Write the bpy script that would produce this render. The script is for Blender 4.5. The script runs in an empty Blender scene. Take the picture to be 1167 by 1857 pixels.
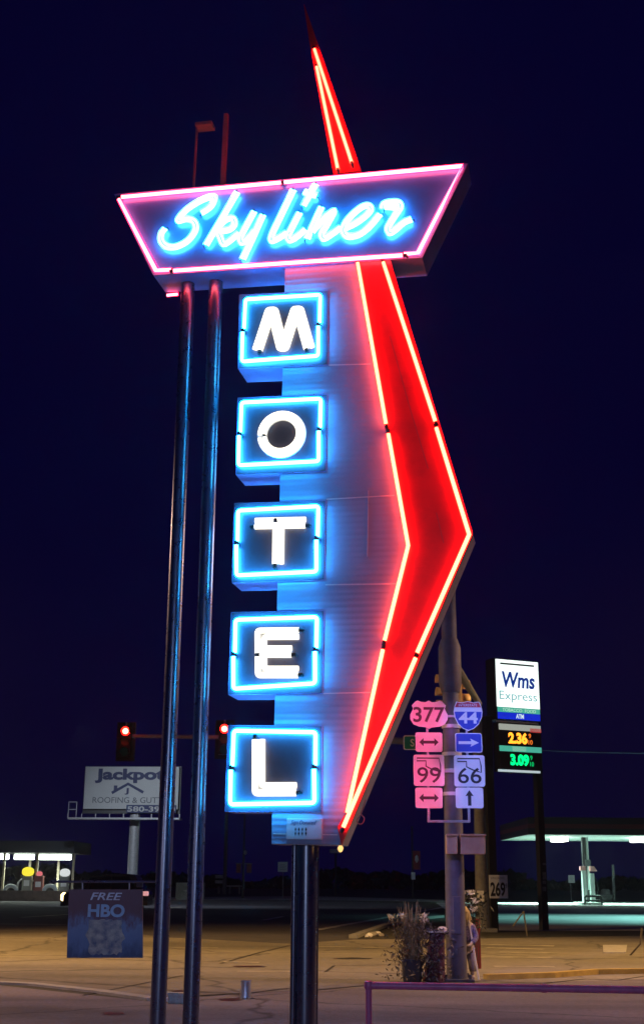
import bpy, bmesh, math, random
from mathutils import Vector, Matrix, Euler
random.seed(7)
R = math.radians
C = bpy.context.scene.collection
SC = bpy.context.scene

# ------------------------------------------------------------------ camera
FPX, CX, CY = 2243.0, 583.5, 928.5            # focal length in photo pixels, photo centre
EYE = Vector((0, 0, 1.6))
CAMROT = (Matrix.Rotation(R(90 + 16.55), 3, 'X') @ Matrix.Rotation(R(0.4), 3, 'Z'))
cd = bpy.data.cameras.new('camera'); cam = bpy.data.objects.new('camera', cd); C.objects.link(cam)
cam.location = EYE; cam.rotation_euler = CAMROT.to_euler()
cd.sensor_width = 36; cd.lens = FPX / 1857 * 36; cd.clip_start = 0.1; cd.clip_end = 2000
SC.camera = cam

# ------------------------------------------------------------------ world, exposure
w = bpy.data.worlds.new('World'); SC.world = w; w.use_nodes = True
nt = w.node_tree; nt.nodes.clear()
bg = nt.nodes.new('ShaderNodeBackground'); out = nt.nodes.new('ShaderNodeOutputWorld')
sky = nt.nodes.new('ShaderNodeTexSky'); sky.sky_type = 'NISHITA'; sky.sun_disc = False
sky.sun_elevation = R(-8); sky.sun_rotation = R(200)
mixn = nt.nodes.new('ShaderNodeMix'); mixn.data_type = 'RGBA'; mixn.blend_type = 'ADD'
mixn.inputs[0].default_value = 1.0
mixn.inputs[7].default_value = (0.014, 0.007, 0.20, 1)   # night sky over a lit town
nt.links.new(sky.outputs[0], mixn.inputs[6]); nt.links.new(mixn.outputs[2], bg.inputs[0])
bg.inputs[1].default_value = 0.09
nt.links.new(bg.outputs[0], out.inputs[0])
SC.view_settings.view_transform = 'Standard'; SC.view_settings.look = 'None'
SC.view_settings.exposure = 0; SC.view_settings.gamma = 1
SC.cycles.max_bounces = 6; SC.cycles.diffuse_bounces = 3; SC.cycles.glossy_bounces = 3
SC.cycles.volume_bounces = 0; SC.cycles.use_light_tree = True
SC.cycles.sample_clamp_indirect = 4
HAZE = 0.0005

# ------------------------------------------------------------------ helpers
def ray(x, y):
    return (CAMROT @ Vector(((x - CX) / FPX, -(y - CY) / FPX, -1))).normalized()
def ground(x, y, z=0.0):
    d = ray(x, y); t = (z - EYE.z) / d.z
    return EYE + d * t
def at(x, y, Y):                                # point on the ray at a given distance ahead
    d = ray(x, y); return EYE + d * (Y / d.y)

class Frame:
    """a local frame: X right, Y away, Z up; px() turns a photo pixel into local (x, z) on the plane Y = off"""
    def __init__(s, o, az=0, roll=0):
        a = R(az); u = Vector((math.cos(a), -math.sin(a), 0)); n = Vector((math.sin(a), math.cos(a), 0)); v = Vector((0, 0, 1))
        r = R(roll); s.u = u * math.cos(r) - v * math.sin(r); s.v = v * math.cos(r) + u * math.sin(r); s.n = n; s.o = Vector(o)
        M = Matrix.Identity(4)
        for i, c in enumerate((s.u, s.n, s.v)):
            for k in range(3): M[k][i] = c[k]
        for k in range(3): M[k][3] = s.o[k]
        s.M = M; s.I = M.inverted()
    def p3(s, x, y, off=0.0):
        d = ray(x, y); q = s.o + s.n * off
        t = (q - EYE).dot(s.n) / d.dot(s.n)
        return s.I @ (EYE + d * t)
    def px(s, x, y, off=0.0):
        p = s.p3(x, y, off); return (p.x, p.z)
    def loc(s, wpt): return s.I @ Vector(wpt)

def empty(name, label, cat, fr=None, loc=(0, 0, 0), az=0, group=None):
    o = bpy.data.objects.new(name, None); C.objects.link(o); o.empty_display_size = 0.2
    if fr is not None: o.matrix_world = fr.M
    else: o.location = loc; o.rotation_euler = (0, 0, -R(az))
    o['label'] = label; o['category'] = cat
    if group: o['group'] = group
    return o
def tag(o, label=None, cat=None, group=None, kind=None):
    if label: o['label'] = label
    if cat: o['category'] = cat
    if group: o['group'] = group
    if kind: o['kind'] = kind
    return o

class MB:
    def __init__(s): s.b = bmesh.new()
    def box(s, x0, x1, y0, y1, z0, z1, bev=0.0):
        if x0 > x1: x0, x1 = x1, x0
        if y0 > y1: y0, y1 = y1, y0
        if z0 > z1: z0, z1 = z1, z0
        vs = [s.b.verts.new((x, y, z)) for x in (x0, x1) for y in (y0, y1) for z in (z0, z1)]
        fs = [s.b.faces.new([vs[i] for i in f]) for f in ((0, 1, 3, 2), (4, 6, 7, 5), (0, 4, 5, 1), (2, 3, 7, 6), (0, 2, 6, 4), (1, 5, 7, 3))]
        if bev > 0:
            es = list({e for f in fs for e in f.edges})
            bmesh.ops.bevel(s.b, geom=es, offset=bev, segments=2, affect='EDGES', profile=0.7)
        return s
    def prism(s, poly, y0, y1):                 # polygon in (x, z), extruded along y
        a = [s.b.verts.new((p[0], y0, p[1])) for p in poly]; c = [s.b.verts.new((p[0], y1, p[1])) for p in poly]
        n = len(poly); s.b.faces.new(a); s.b.faces.new(c[::-1])
        for i in range(n): s.b.faces.new((a[i], c[i], c[(i + 1) % n], a[(i + 1) % n]))
        return s
    def sheet(s, pts):
        s.b.faces.new([s.b.verts.new(p) for p in pts]); return s
    def ring(s, c, t, r, seg, ref=None):
        t = t.normalized(); ref = ref or (Vector((0, 1, 0)) if abs(t.y) < .9 else Vector((1, 0, 0)))
        a = t.cross(ref).normalized(); b = a.cross(t)
        return [s.b.verts.new(c + a * (r * math.cos(2 * math.pi * k / seg)) + b * (r * math.sin(2 * math.pi * k / seg))) for k in range(seg)]
    def tube(s, pts, r, seg=10, closed=False, caps=True):
        pts = [Vector(p) for p in pts]; n = len(pts); rs = r if isinstance(r, (list, tuple)) else [r] * n
        rings = []
        for i in range(n):
            if closed: t = pts[(i + 1) % n] - pts[i - 1]
            else: t = pts[min(i + 1, n - 1)] - pts[max(i - 1, 0)]
            k = 1.0
            if 0 < i < n - 1 or closed:
                d1 = (pts[i] - pts[i - 1]).normalized(); k = 1 / max(.5, d1.dot(t.normalized()))
            rings.append(s.ring(pts[i], t, rs[i] * min(k, 1.25), seg))
        m = n if closed else n - 1
        for i in range(m):
            A, B = rings[i], rings[(i + 1) % n]
            for k in range(seg): s.b.faces.new((A[k], A[(k + 1) % seg], B[(k + 1) % seg], B[k]))
        if caps and not closed:
            s.b.faces.new(rings[0][::-1]); s.b.faces.new(rings[-1])
        return s
    def cyl(s, p0, p1, r0, r1=None, seg=14): return s.tube([p0, p1], [r0, r0 if r1 is None else r1], seg)
    def lathe(s, prof, o=(0, 0, 0), seg=16):    # (radius, z)
        o = Vector(o); rings = [[s.b.verts.new(o + Vector((r * math.cos(2 * math.pi * k / seg), r * math.sin(2 * math.pi * k / seg), z))) for k in range(seg)] for r, z in prof]
        for A, B in zip(rings, rings[1:]):
            for k in range(seg): s.b.faces.new((A[k], A[(k + 1) % seg], B[(k + 1) % seg], B[k]))
        s.b.faces.new(rings[0][::-1]); s.b.faces.new(rings[-1]); return s
    def ribbon(s, pts, wd, y0, y1, closed=False):   # flat stroke of width wd in the XZ plane, thickness y0..y1
        n = len(pts); L, Rr = [], []
        for i in range(n):
            a = Vector(pts[i - 1] if (i or closed) else pts[0]); c = Vector(pts[(i + 1) % n] if (i < n - 1 or closed) else pts[-1])
            t = (c - a).normalized(); q = Vector((-t[1], t[0])); p = Vector(pts[i])
            L.append(p + q * wd / 2); Rr.append(p - q * wd / 2)
        m = n if closed else n - 1
        va = [[s.b.verts.new((p[0], y, p[1])) for p in side] for side in (L, Rr) for y in (y0, y1)]
        L0, L1, R0, R1 = va
        for i in range(m):
            j = (i + 1) % n
            for f in ((L0[i], L0[j], R0[j], R0[i]), (L1[j], L1[i], R1[i], R1[j]), (L1[i], L1[j], L0[j], L0[i]), (R0[i], R0[j], R1[j], R1[i])): s.b.faces.new(f)
        if not closed:
            s.b.faces.new((L0[0], R0[0], R1[0], L1[0])); s.b.faces.new((L0[-1], L1[-1], R1[-1], R0[-1]))
        return s
    def each(s, name, mat, parent=None, smooth=False):
        """every connected piece becomes an object of its own"""
        todo = set(s.b.verts); outl = []
        while todo:
            st = [todo.pop()]; isl = set(st)
            while st:
                for e in st.pop().link_edges:
                    for q in e.verts:
                        if q in todo: todo.discard(q); isl.add(q); st.append(q)
            nb = MB(); mp = {v: nb.b.verts.new(v.co) for v in isl}
            for f in {f for v in isl for f in v.link_faces}: nb.b.faces.new([mp[v] for v in f.verts])
            outl.append(nb.build(name, mat, parent, smooth))
        s.b.free(); return outl
    def build(s, name, mat, parent=None, smooth=False, normals=True):
        if normals: bmesh.ops.recalc_face_normals(s.b, faces=s.b.faces)
        me = bpy.data.meshes.new(name); s.b.to_mesh(me); s.b.free()
        if smooth:
            for p in me.polygons: p.use_smooth = True
            me.set_sharp_from_angle(angle=R(40))
        me.materials.append(mat)
        o = bpy.data.objects.new(name, me); C.objects.link(o)
        if parent: o.parent = parent
        return o

def text(name, s, x0, x1, z0, z1, y, mat, parent, bold=0.0, th=0.006, shear=0.0):
    """raised lettering filling the box x0..x1, z0..z1 on the plane y (front towards -y)"""
    cu = bpy.data.curves.new('t', 'FONT'); cu.body = s; cu.offset = bold; cu.resolution_u = 4
    cu.fill_mode = 'BOTH'; cu.extrude = 0.01; cu.shear = shear; cu.align_x = 'CENTER'
    ob = bpy.data.objects.new('t', cu); C.objects.link(ob)
    dg = bpy.context.evaluated_depsgraph_get(); dg.update()
    me = bpy.data.meshes.new_from_object(ob.evaluated_get(dg)); bpy.data.objects.remove(ob)
    xs = [v.co.x for v in me.vertices]; ys = [v.co.y for v in me.vertices]
    ax, bx, ay, by = min(xs), max(xs), min(ys), max(ys)
    for v in me.vertices:
        X = x0 + (v.co.x - ax) / (bx - ax) * (x1 - x0); Z = z0 + (v.co.y - ay) / (by - ay) * (z1 - z0)
        v.co = (X, y - (th if v.co.z > 0 else 0.0), Z)
    me.materials.clear(); me.materials.append(mat); me.name = name
    o = bpy.data.objects.new(name, me); C.objects.link(o); o.parent = parent
    return o

def smooth_path(P, n=7, closed=False):          # Catmull-Rom
    P = [Vector(p) for p in P]; q = []
    N = len(P); segs = N if closed else N - 1
    for i in range(segs):
        p1, p2 = P[i], P[(i + 1) % N]
        p0 = P[i - 1] if (i > 0 or closed) else p1 * 2 - p2
        p3 = P[(i + 2) % N] if (i + 2 < N or closed) else p2 * 2 - p1
        for k in range(n):
            t = k / n
            q.append(.5 * ((2 * p1) + (p2 - p0) * t + (2 * p0 - 5 * p1 + 4 * p2 - p3) * t * t + (3 * p1 - p0 - 3 * p2 + p3) * t ** 3))
    if not closed: q.append(P[-1])
    return q
def offset_path(P, d):
    q = []; n = len(P)
    for i in range(n):
        t = (P[min(i + 1, n - 1)] - P[max(i - 1, 0)])
        t = t.normalized() if t.length > 1e-9 else Vector((1, 0))
        q.append(P[i] + Vector((-t[1], t[0])) * d)
    return q

# ------------------------------------------------------------------ materials
def mat(name, col, rough=0.6, metal=0.0, noise=0.0, scale=4.0, bump=0.0, bscale=None, coat=0.0, col2=None, spec=0.5):
    m = bpy.data.materials.new(name); m.use_nodes = True; t = m.node_tree; b = t.nodes['Principled BSDF']
    b.inputs['Base Color'].default_value = (*col, 1); b.inputs['Roughness'].default_value = rough
    b.inputs['Metallic'].default_value = metal; b.inputs['Coat Weight'].default_value = coat; b.inputs['Coat Roughness'].default_value = 0.08
    b.inputs['Specular IOR Level'].default_value = spec
    if noise or bump:
        tc = t.nodes.new('ShaderNodeTexCoord'); nz = t.nodes.new('ShaderNodeTexNoise')
        nz.inputs['Scale'].default_value = scale; nz.inputs['Detail'].default_value = 8; nz.inputs['Roughness'].default_value = .65
        t.links.new(tc.outputs['Object'], nz.inputs['Vector'])
        if noise:
            rp = t.nodes.new('ShaderNodeValToRGB'); c2 = col2 or tuple(max(0, c * (1 - noise)) for c in col)
            rp.color_ramp.elements[0].position = .32; rp.color_ramp.elements[0].color = (*c2, 1)
            rp.color_ramp.elements[1].position = .66; rp.color_ramp.elements[1].color = (*col, 1)
            t.links.new(nz.outputs[0], rp.inputs[0]); t.links.new(rp.outputs[0], b.inputs['Base Color'])
            mr = t.nodes.new('ShaderNodeMapRange'); mr.inputs[3].default_value = min(1, rough + .12); mr.inputs[4].default_value = max(.03, rough - .08)
            t.links.new(nz.outputs[0], mr.inputs[0]); t.links.new(mr.outputs[0], b.inputs['Roughness'])
        if bump:
            n2 = t.nodes.new('ShaderNodeTexNoise'); n2.inputs['Scale'].default_value = bscale or scale * 3; n2.inputs['Detail'].default_value = 4
            t.links.new(tc.outputs['Object'], n2.inputs['Vector'])
            bp = t.nodes.new('ShaderNodeBump'); bp.inputs['Strength'].default_value = bump; bp.inputs['Distance'].default_value = .02
            t.links.new(n2.outputs[0], bp.inputs['Height']); t.links.new(bp.outputs[0], b.inputs['Normal'])
    return m
def emis(name, col, s):
    m = bpy.data.materials.new(name); m.use_nodes = True; t = m.node_tree; t.nodes.clear()
    e = t.nodes.new('ShaderNodeEmission'); o = t.nodes.new('ShaderNodeOutputMaterial')
    e.inputs[0].default_value = (*col, 1); e.inputs[1].default_value = s; t.links.new(e.outputs[0], o.inputs[0]); return m
def neon(name, core, edge, s=1.0):
    """gas discharge tube: the gas column is hottest along its axis, the wall shows the gas colour"""
    m = bpy.data.materials.new(name); m.use_nodes = True; t = m.node_tree; t.nodes.clear()
    e = t.nodes.new('ShaderNodeEmission'); o = t.nodes.new('ShaderNodeOutputMaterial')
    lw = t.nodes.new('ShaderNodeLayerWeight'); lw.inputs[0].default_value = .5
    mr = t.nodes.new('ShaderNodeMapRange'); mr.interpolation_type = 'SMOOTHSTEP'; mr.inputs[1].default_value = .12; mr.inputs[2].default_value = .62
    mx = t.nodes.new('ShaderNodeMix'); mx.data_type = 'RGBA'; mx.inputs[6].default_value = (*core, 1); mx.inputs[7].default_value = (*edge, 1)
    t.links.new(lw.outputs['Facing'], mr.inputs[0]); t.links.new(mr.outputs[0], mx.inputs[0]); t.links.new(mx.outputs[2], e.inputs[0])
    e.inputs[1].default_value = s; t.links.new(e.outputs[0], o.inputs[0]); return m

M = {}
M['neon_red'] = neon('neon red tube', (24, 1.6, .75), (19, .06, .04))
M['neon_pink'] = neon('neon pink tube', (15, 1.7, 2.3), (11.0, .05, .45))
M['neon_cyan'] = neon('neon cyan tube', (1.6, 17, 40), (.0, 13, 38))
M['neon_script'] = neon('neon script tube', (1.6, 10, 16), (.1, 7, 13))
M['neon_white'] = neon('neon white tube', (2.6, 2.5, 2.2), (1.5, 1.35, 1.1))
M['electrode'] = mat('electrode', (.02, .02, .025), .5)
M['red_paint'] = mat('red sign paint', (.72, .012, .02), .38, noise=.25, scale=3, coat=.2)
M['blue_panel'] = mat('blue sign panel', (.10, .26, .78), .3, noise=.2, scale=2.5, coat=.5)
M['white_paint'] = mat('white sign paint', (.78, .79, .8), .4, noise=.08, scale=6)
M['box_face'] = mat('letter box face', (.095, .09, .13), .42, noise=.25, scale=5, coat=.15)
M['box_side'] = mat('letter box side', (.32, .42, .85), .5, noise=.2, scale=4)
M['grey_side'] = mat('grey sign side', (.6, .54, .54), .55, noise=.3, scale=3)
M['name_side'] = mat('name box side', (.17, .22, .56), .5, noise=.25, scale=3)
M['black_pole'] = mat('black gloss pole', (.015, .02, .07), .27, noise=.3, scale=8, coat=.0)
M['black_pole'].node_tree.nodes['Principled BSDF'].inputs['IOR'].default_value = 2.7
M['dark_metal'] = mat('dark metal', (.03, .03, .035), .45)
M['galv'] = mat('galvanised steel', (.42, .42, .43), .5, metal=.25, noise=.25, scale=9)
M['near_pole'] = mat('weathered pole steel', (.075, .07, .09), .6, noise=.35, scale=6)
M['galv_dull'] = mat('weathered steel', (.20, .20, .21), .65, noise=.3, scale=7)
M['sign_white'] = mat('sign white', (.82, .82, .82), .5, noise=.06, scale=8)
M['sign_black'] = mat('sign black', (.012, .012, .014), .5)
M['sign_blue'] = mat('sign blue', (.02, .05, .45), .5)
M['sign_red'] = mat('sign red', (.5, .02, .05), .5)
M['sign_green'] = mat('sign green', (.0, .22, .14), .5)
M['amber_house'] = mat('signal housing', (.42, .27, .15), .5, noise=.2, scale=8)
M['black_plastic'] = mat('black plastic', (.012, .012, .013), .6, spec=.15)
M['pot_black'] = mat('black bucket', (.012, .016, .035), .3)
M['stick'] = mat('weathered stick', (.14, .12, .09), .8)
M['cream'] = mat('cream board', (.6, .55, .4), .6)
M['bronze'] = mat('dark bronze', (.02, .02, .024), .5)
M['concrete'] = mat('concrete', (.30, .29, .27), .85, noise=.3, scale=3, bump=.3)

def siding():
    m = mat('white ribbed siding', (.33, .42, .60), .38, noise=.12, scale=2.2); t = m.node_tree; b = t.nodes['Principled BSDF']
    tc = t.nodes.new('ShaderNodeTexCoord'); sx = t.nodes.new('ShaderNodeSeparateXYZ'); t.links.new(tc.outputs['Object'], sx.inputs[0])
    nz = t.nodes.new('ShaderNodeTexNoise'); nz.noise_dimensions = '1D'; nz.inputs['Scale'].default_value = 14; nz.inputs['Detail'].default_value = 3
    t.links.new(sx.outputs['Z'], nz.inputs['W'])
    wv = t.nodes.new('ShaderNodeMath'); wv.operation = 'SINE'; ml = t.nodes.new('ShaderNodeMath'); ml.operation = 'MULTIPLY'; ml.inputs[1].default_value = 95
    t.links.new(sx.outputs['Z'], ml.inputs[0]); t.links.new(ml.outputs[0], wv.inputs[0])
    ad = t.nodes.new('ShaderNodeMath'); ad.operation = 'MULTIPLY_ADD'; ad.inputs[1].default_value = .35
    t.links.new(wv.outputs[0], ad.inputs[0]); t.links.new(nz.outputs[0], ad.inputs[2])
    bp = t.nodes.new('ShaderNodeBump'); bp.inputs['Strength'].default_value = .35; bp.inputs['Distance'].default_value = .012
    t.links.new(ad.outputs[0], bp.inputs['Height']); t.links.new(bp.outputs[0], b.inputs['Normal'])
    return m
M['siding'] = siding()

def road_mat(name, col, col2, big=.12, fine=9, bump=.35, rough=.85, crack=True):
    m = bpy.data.materials.new(name); m.use_nodes = True; t = m.node_tree; b = t.nodes['Principled BSDF']
    tc = t.nodes.new('ShaderNodeTexCoord')
    n1 = t.nodes.new('ShaderNodeTexNoise'); n1.inputs['Scale'].default_value = big; n1.inputs['Detail'].default_value = 9; n1.inputs['Roughness'].default_value = .62
    n2 = t.nodes.new('ShaderNodeTexNoise'); n2.inputs['Scale'].default_value = fine; n2.inputs['Detail'].default_value = 6
    mp = t.nodes.new('ShaderNodeMapping'); mp.inputs['Scale'].default_value = (.35, 1, 1)
    t.links.new(tc.outputs['Object'], mp.inputs[0])
    for n in (n1, n2): t.links.new(mp.outputs[0], n.inputs['Vector'])
    rp = t.nodes.new('ShaderNodeValToRGB'); rp.color_ramp.elements[0].position = .36; rp.color_ramp.elements[1].position = .64
    rp.color_ramp.elements[0].color = (*col2, 1); rp.color_ramp.elements[1].color = (*col, 1)
    t.links.new(n1.outputs[0], rp.inputs[0])
    mx = t.nodes.new('ShaderNodeMix'); mx.data_type = 'RGBA'; mx.blend_type = 'MULTIPLY'; mx.inputs[0].default_value = .7
    r2 = t.nodes.new('ShaderNodeMapRange'); r2.inputs[1].default_value = .3; r2.inputs[2].default_value = .7; r2.inputs[3].default_value = .55; r2.inputs[4].default_value = 1.25
    t.links.new(n2.outputs[0], r2.inputs[0])
    t.links.new(rp.outputs[0], mx.inputs[6]); t.links.new(r2.outputs[0], mx.inputs[7])
    last = mx.outputs[2]
    if crack:
        vo = t.nodes.new('ShaderNodeTexVoronoi'); vo.feature = 'DISTANCE_TO_EDGE'; vo.inputs['Scale'].default_value = .16
        wp = t.nodes.new('ShaderNodeMix'); wp.data_type = 'RGBA'; wp.inputs[0].default_value = .012
        n3 = t.nodes.new('ShaderNodeTexNoise'); n3.inputs['Scale'].default_value = 1.2; n3.inputs['Detail'].default_value = 6
        t.links.new(tc.outputs['Object'], n3.inputs['Vector'])
        ad = t.nodes.new('ShaderNodeVectorMath'); ad.operation = 'MULTIPLY_ADD'; ad.inputs[1].default_value = (.9, .9, 0)
        t.links.new(n3.outputs[1], ad.inputs[0]); t.links.new(tc.outputs['Object'], ad.inputs[2]); t.links.new(ad.outputs[0], vo.inputs['Vector'])
        cr = t.nodes.new('ShaderNodeMapRange'); cr.inputs[1].default_value = .0; cr.inputs[2].default_value = .011; cr.inputs[3].default_value = .4; cr.inputs[4].default_value = 1
        t.links.new(vo.outputs['Distance'], cr.inputs[0])
        m3 = t.nodes.new('ShaderNodeMix'); m3.data_type = 'RGBA'; m3.blend_type = 'MULTIPLY'; m3.inputs[0].default_value = 1
        t.links.new(last, m3.inputs[6]); t.links.new(cr.outputs[0], m3.inputs[7]); last = m3.outputs[2]
    t.links.new(last, b.inputs['Base Color']); b.inputs['Roughness'].default_value = rough; b.inputs['Specular IOR Level'].default_value = .3
    bp = t.nodes.new('ShaderNodeBump'); bp.inputs['Strength'].default_value = bump; bp.inputs['Distance'].default_value = .03
    t.links.new(n2.outputs[0], bp.inputs['Height']); t.links.new(bp.outputs[0], b.inputs['Normal'])
    return m

# ------------------------------------------------------------------ ground and roads
def gpoly(name, pts, z, m, kind='structure'):
    b = MB(); b.sheet([tuple(ground(x, y, z)) for x, y in pts]); o = b.build(name, m, normals=False)
    if o.data.polygons[0].normal.z < 0: o.data.flip_normals()
    o['kind'] = kind; return o
M['lot'] = road_mat('motel lot', (.19, .165, .17), (.075, .066, .07), .35, 38, .6)
M['apron'] = road_mat('concrete street', (.26, .235, .195), (.105, .095, .08), .13, 16, .5)
M['asphalt'] = road_mat('asphalt', (.10, .095, .105), (.05, .047, .055), .1, 4, crack=False)
M['gaslot'] = road_mat('station concrete', (.5, .5, .49), (.3, .3, .3), .08, 3, crack=False)
M['verge'] = road_mat('verge dirt', (.075, .07, .05), (.03, .03, .022), .25, 6, crack=False)
M['paint'] = mat('road paint', (.55, .54, .5), .7, noise=.75, scale=3)
M['paint_worn'] = mat('worn road paint', (.42, .38, .30), .75, noise=.7, scale=1.4)
M['paint_yellow'] = mat('yellow kerb paint', (.5, .34, .06), .7, noise=.5, scale=3)
g = MB(); g.sheet([(-700, -60, 0), (700, -60, 0), (700, 900, 0), (-700, 900, 0)]); gb = g.build('ground', M['verge'], normals=False); gb['kind'] = 'structure'
def gworld(name, pts, z, m):
    b = MB(); b.sheet([(x, y, z) for x, y in pts]); o = b.build(name, m, normals=False)
    if o.data.polygons[0].normal.z < 0: o.data.flip_normals()
    o['kind'] = 'structure'; return o
def gx(x, y): p = ground(x, y); return (p.x, p.y)
# concrete street near, dark asphalt road beyond, station forecourt on the far right
A_ = [gx(-900, 1778), gx(-400, 1780), gx(0, 1783), gx(270, 1812), gx(560, 1795), gx(1167, 1776), gx(1900, 1760)]
B_ = [gx(1900, 1696), gx(1167, 1697), gx(880, 1702), gx(640, 1704), gx(530, 1712), gx(300, 1700), gx(120, 1679), gx(-400, 1676), gx(-900, 1676)]
gworld('road', A_ + B_, .004, M['apron'])
gworld('asphalt_road', [gx(-900, 1690), gx(120, 1690), gx(300, 1712), gx(540, 1720), gx(640, 1712), gx(890, 1706), gx(760, 1640), gx(560, 1630), gx(-900, 1636)], .003, M['asphalt'])
gworld('motel_lot', [(-40, -20), (40, -20), gx(1900, 1752), gx(1167, 1772), gx(560, 1792), gx(270, 1816), gx(0, 1787), gx(-400, 1784), gx(-900, 1782)], .002, M['lot'])
gworld('station_forecourt', [gx(790, 1637), gx(1900, 1634), gx(2600, 1690), gx(890, 1688), gx(860, 1690)], .006, M['gaslot'])
gworld('far_pavement', [gx(-700, 1633), gx(130, 1633), gx(560, 1632), gx(900, 1638), gx(900, 1634.5), gx(560, 1625), gx(100, 1629), gx(-700, 1629)], .008, M['concrete'])
def stripe(x0, y0, x1, y1, wd, m=None, z=.009, name='road_marking'):
    a, b = ground(x0, y0), ground(x1, y1); t = (b - a); t.z = 0; t.normalize(); q = Vector((-t.y, t.x, 0)) * wd / 2
    gworld(name, [(p.x, p.y) for p in (a - q, a + q, b + q, b - q)], z, m or M['paint'])
stripe(573, 1687, 800, 1646, .30)
stripe(478, 1669, 512, 1662.5, .25)
stripe(40, 1664, 330, 1645, .35, M['paint_worn'])
stripe(0, 1676, 120, 1677, .35, M['paint_worn'])
stripe(700, 1649, 640, 1647, .3, M['paint_worn'])
for x0, y0, x1, y1, wd in ((860, 1713, 1004, 1716, .45), (880, 1719, 985, 1722, .4), (905, 1727, 1010, 1729, .4), (840, 1736, 1000, 1737, .35), (895, 1753, 1005, 1754, .25)):
    stripe(x0, y0, x1, y1, wd, M['paint_worn'])
for x0, y0, x1, y1 in ((405, 1745, 470, 1746), (430, 1762, 560, 1763), (575, 1717, 700, 1719), (300, 1720, 395, 1719)):
    stripe(x0, y0, x1, y1, .22, M['paint_worn'])
M['joint'] = mat('tar joint', (.02, .018, .016), .7)
M['stain_shadow'] = mat('oil and shadow red', (.06, .03, .028), .35, noise=.5, scale=3)
def joint(pts, wd=.05):
    for (a, b) in zip(pts, pts[1:]): stripe(*a, *b, wd, M['joint'], z=.0085, name='road_joint')
joint([(560, 1797), (640, 1790), (720, 1783), (800, 1781), (900, 1779)], .09)
joint([(280, 1808), (360, 1806), (450, 1802), (505, 1795), (560, 1790)], .07)
joint([(400, 1748), (470, 1728), (530, 1714)], .06); joint([(590, 1763), (605, 1752), (720, 1750)], .05)
joint([(900, 1781), (985, 1784), (1060, 1776), (1120, 1778), (1167, 1771)], .06); joint([(0, 1745), (150, 1738), (300, 1744)], .05); joint([(150, 1806), (230, 1790), (330, 1770)], .05)
def blob(x, y, rx, ry, m, name='stain_shadow', z=.0095):
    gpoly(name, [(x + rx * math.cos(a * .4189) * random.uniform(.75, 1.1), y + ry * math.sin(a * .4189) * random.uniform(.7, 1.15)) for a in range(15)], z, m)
blob(452, 1752.5, 34, 1.6, M['stain_shadow']); blob(330, 1797, 20, 1.5, M['stain_shadow']); blob(418, 1812.5, 22, 2.2, M['stain_shadow'], z=.0075)  # red patch left of the steel stub is its shadow, painted on
blob(205, 1838, 22, 3, M['stain_shadow'], z=.0075); blob(640, 1738, 40, 1.6, M['joint'])
# raised edges: a low kerb along the motel lot (left) and a worn yellow one (right)
def kerb(pts, wd, h, m, name='kerb'):
    b = MB()
    P = [Vector((x, y)) for x, y in pts]
    L = offset_path(P, wd / 2); Q = offset_path(P, -wd / 2)
    for i in range(len(P) - 1):
        c = [L[i], L[i + 1], Q[i + 1], Q[i]]
        lo = [b.b.verts.new((p[0], p[1], 0)) for p in c]; hi = [b.b.verts.new((p[0], p[1], h)) for p in c]
        b.b.faces.new(hi)
        for k in range(4): b.b.faces.new((lo[k], lo[(k + 1) % 4], hi[(k + 1) % 4], hi[k]))
    o = b.build(name, m); o['kind'] = 'structure'; return o
kerb([gx(-500, 1778), gx(-100, 1779), gx(60, 1787), gx(180, 1800), gx(278, 1814)], .22, .035, M['concrete'])
kerb([gx(880, 1777), gx(1000, 1773), gx(1080, 1767), gx(1300, 1764)], .16, .09, M['paint_yellow'])
kerb([gx(640, 1702), gx(700, 1680), gx(760, 1668), gx(800, 1664)], .25, .10, M['concrete'])
gworld('verge', [gx(640, 1702), gx(700, 1681), gx(760, 1669), gx(880, 1664), gx(880, 1698), gx(760, 1703)], .007, M['verge'])

# ------------------------------------------------------------------ MOTEL SIGN
AZ, ROLL = 11.5, 0.8
d0 = ray(549, 1560); O = EYE + d0 * (13.0 / math.hypot(d0.x, d0.y))
SF = Frame((O.x, O.y, 0), AZ, ROLL)
SIGN = empty('neon_sign', 'tall vintage motel sign with script name board, five letter boxes and red neon arrow', 'neon sign', fr=SF)
FZ = 0.0            # plane of the white tower face
def sp(x, y, off=FZ): return SF.px(x, y, off)
def spp(pts, off=FZ): return [sp(x, y, off) for x, y in pts]

def add_tube(path2, r, y, material, parent, name='neon_tube', seg=10, back=0.05, ends=True, es=1.0):
    """a neon tube on short stand-offs, path in local (x, z); the ends turn back to the face"""
    P = [Vector((p[0], y, p[1])) for p in path2]
    mb = MB(); mb.tube(P, r, seg); o = mb.build(name, material, parent, smooth=True)
    if ends:
        e = MB()
        for p, q in ((P[0], P[1]), (P[-1], P[-2])):
            t = (p - q).normalized(); e.cyl(p - t * .004, p + t * .05 * es, r * .72 * es, seg=8)
            e.cyl(p + t * .045 * es + Vector((0, -.001, 0)), p + t * .045 * es + Vector((0, back, 0)), r * .5 * es, seg=8)
        eo = e.each('electrode', M['electrode'], parent)
    return o

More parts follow.
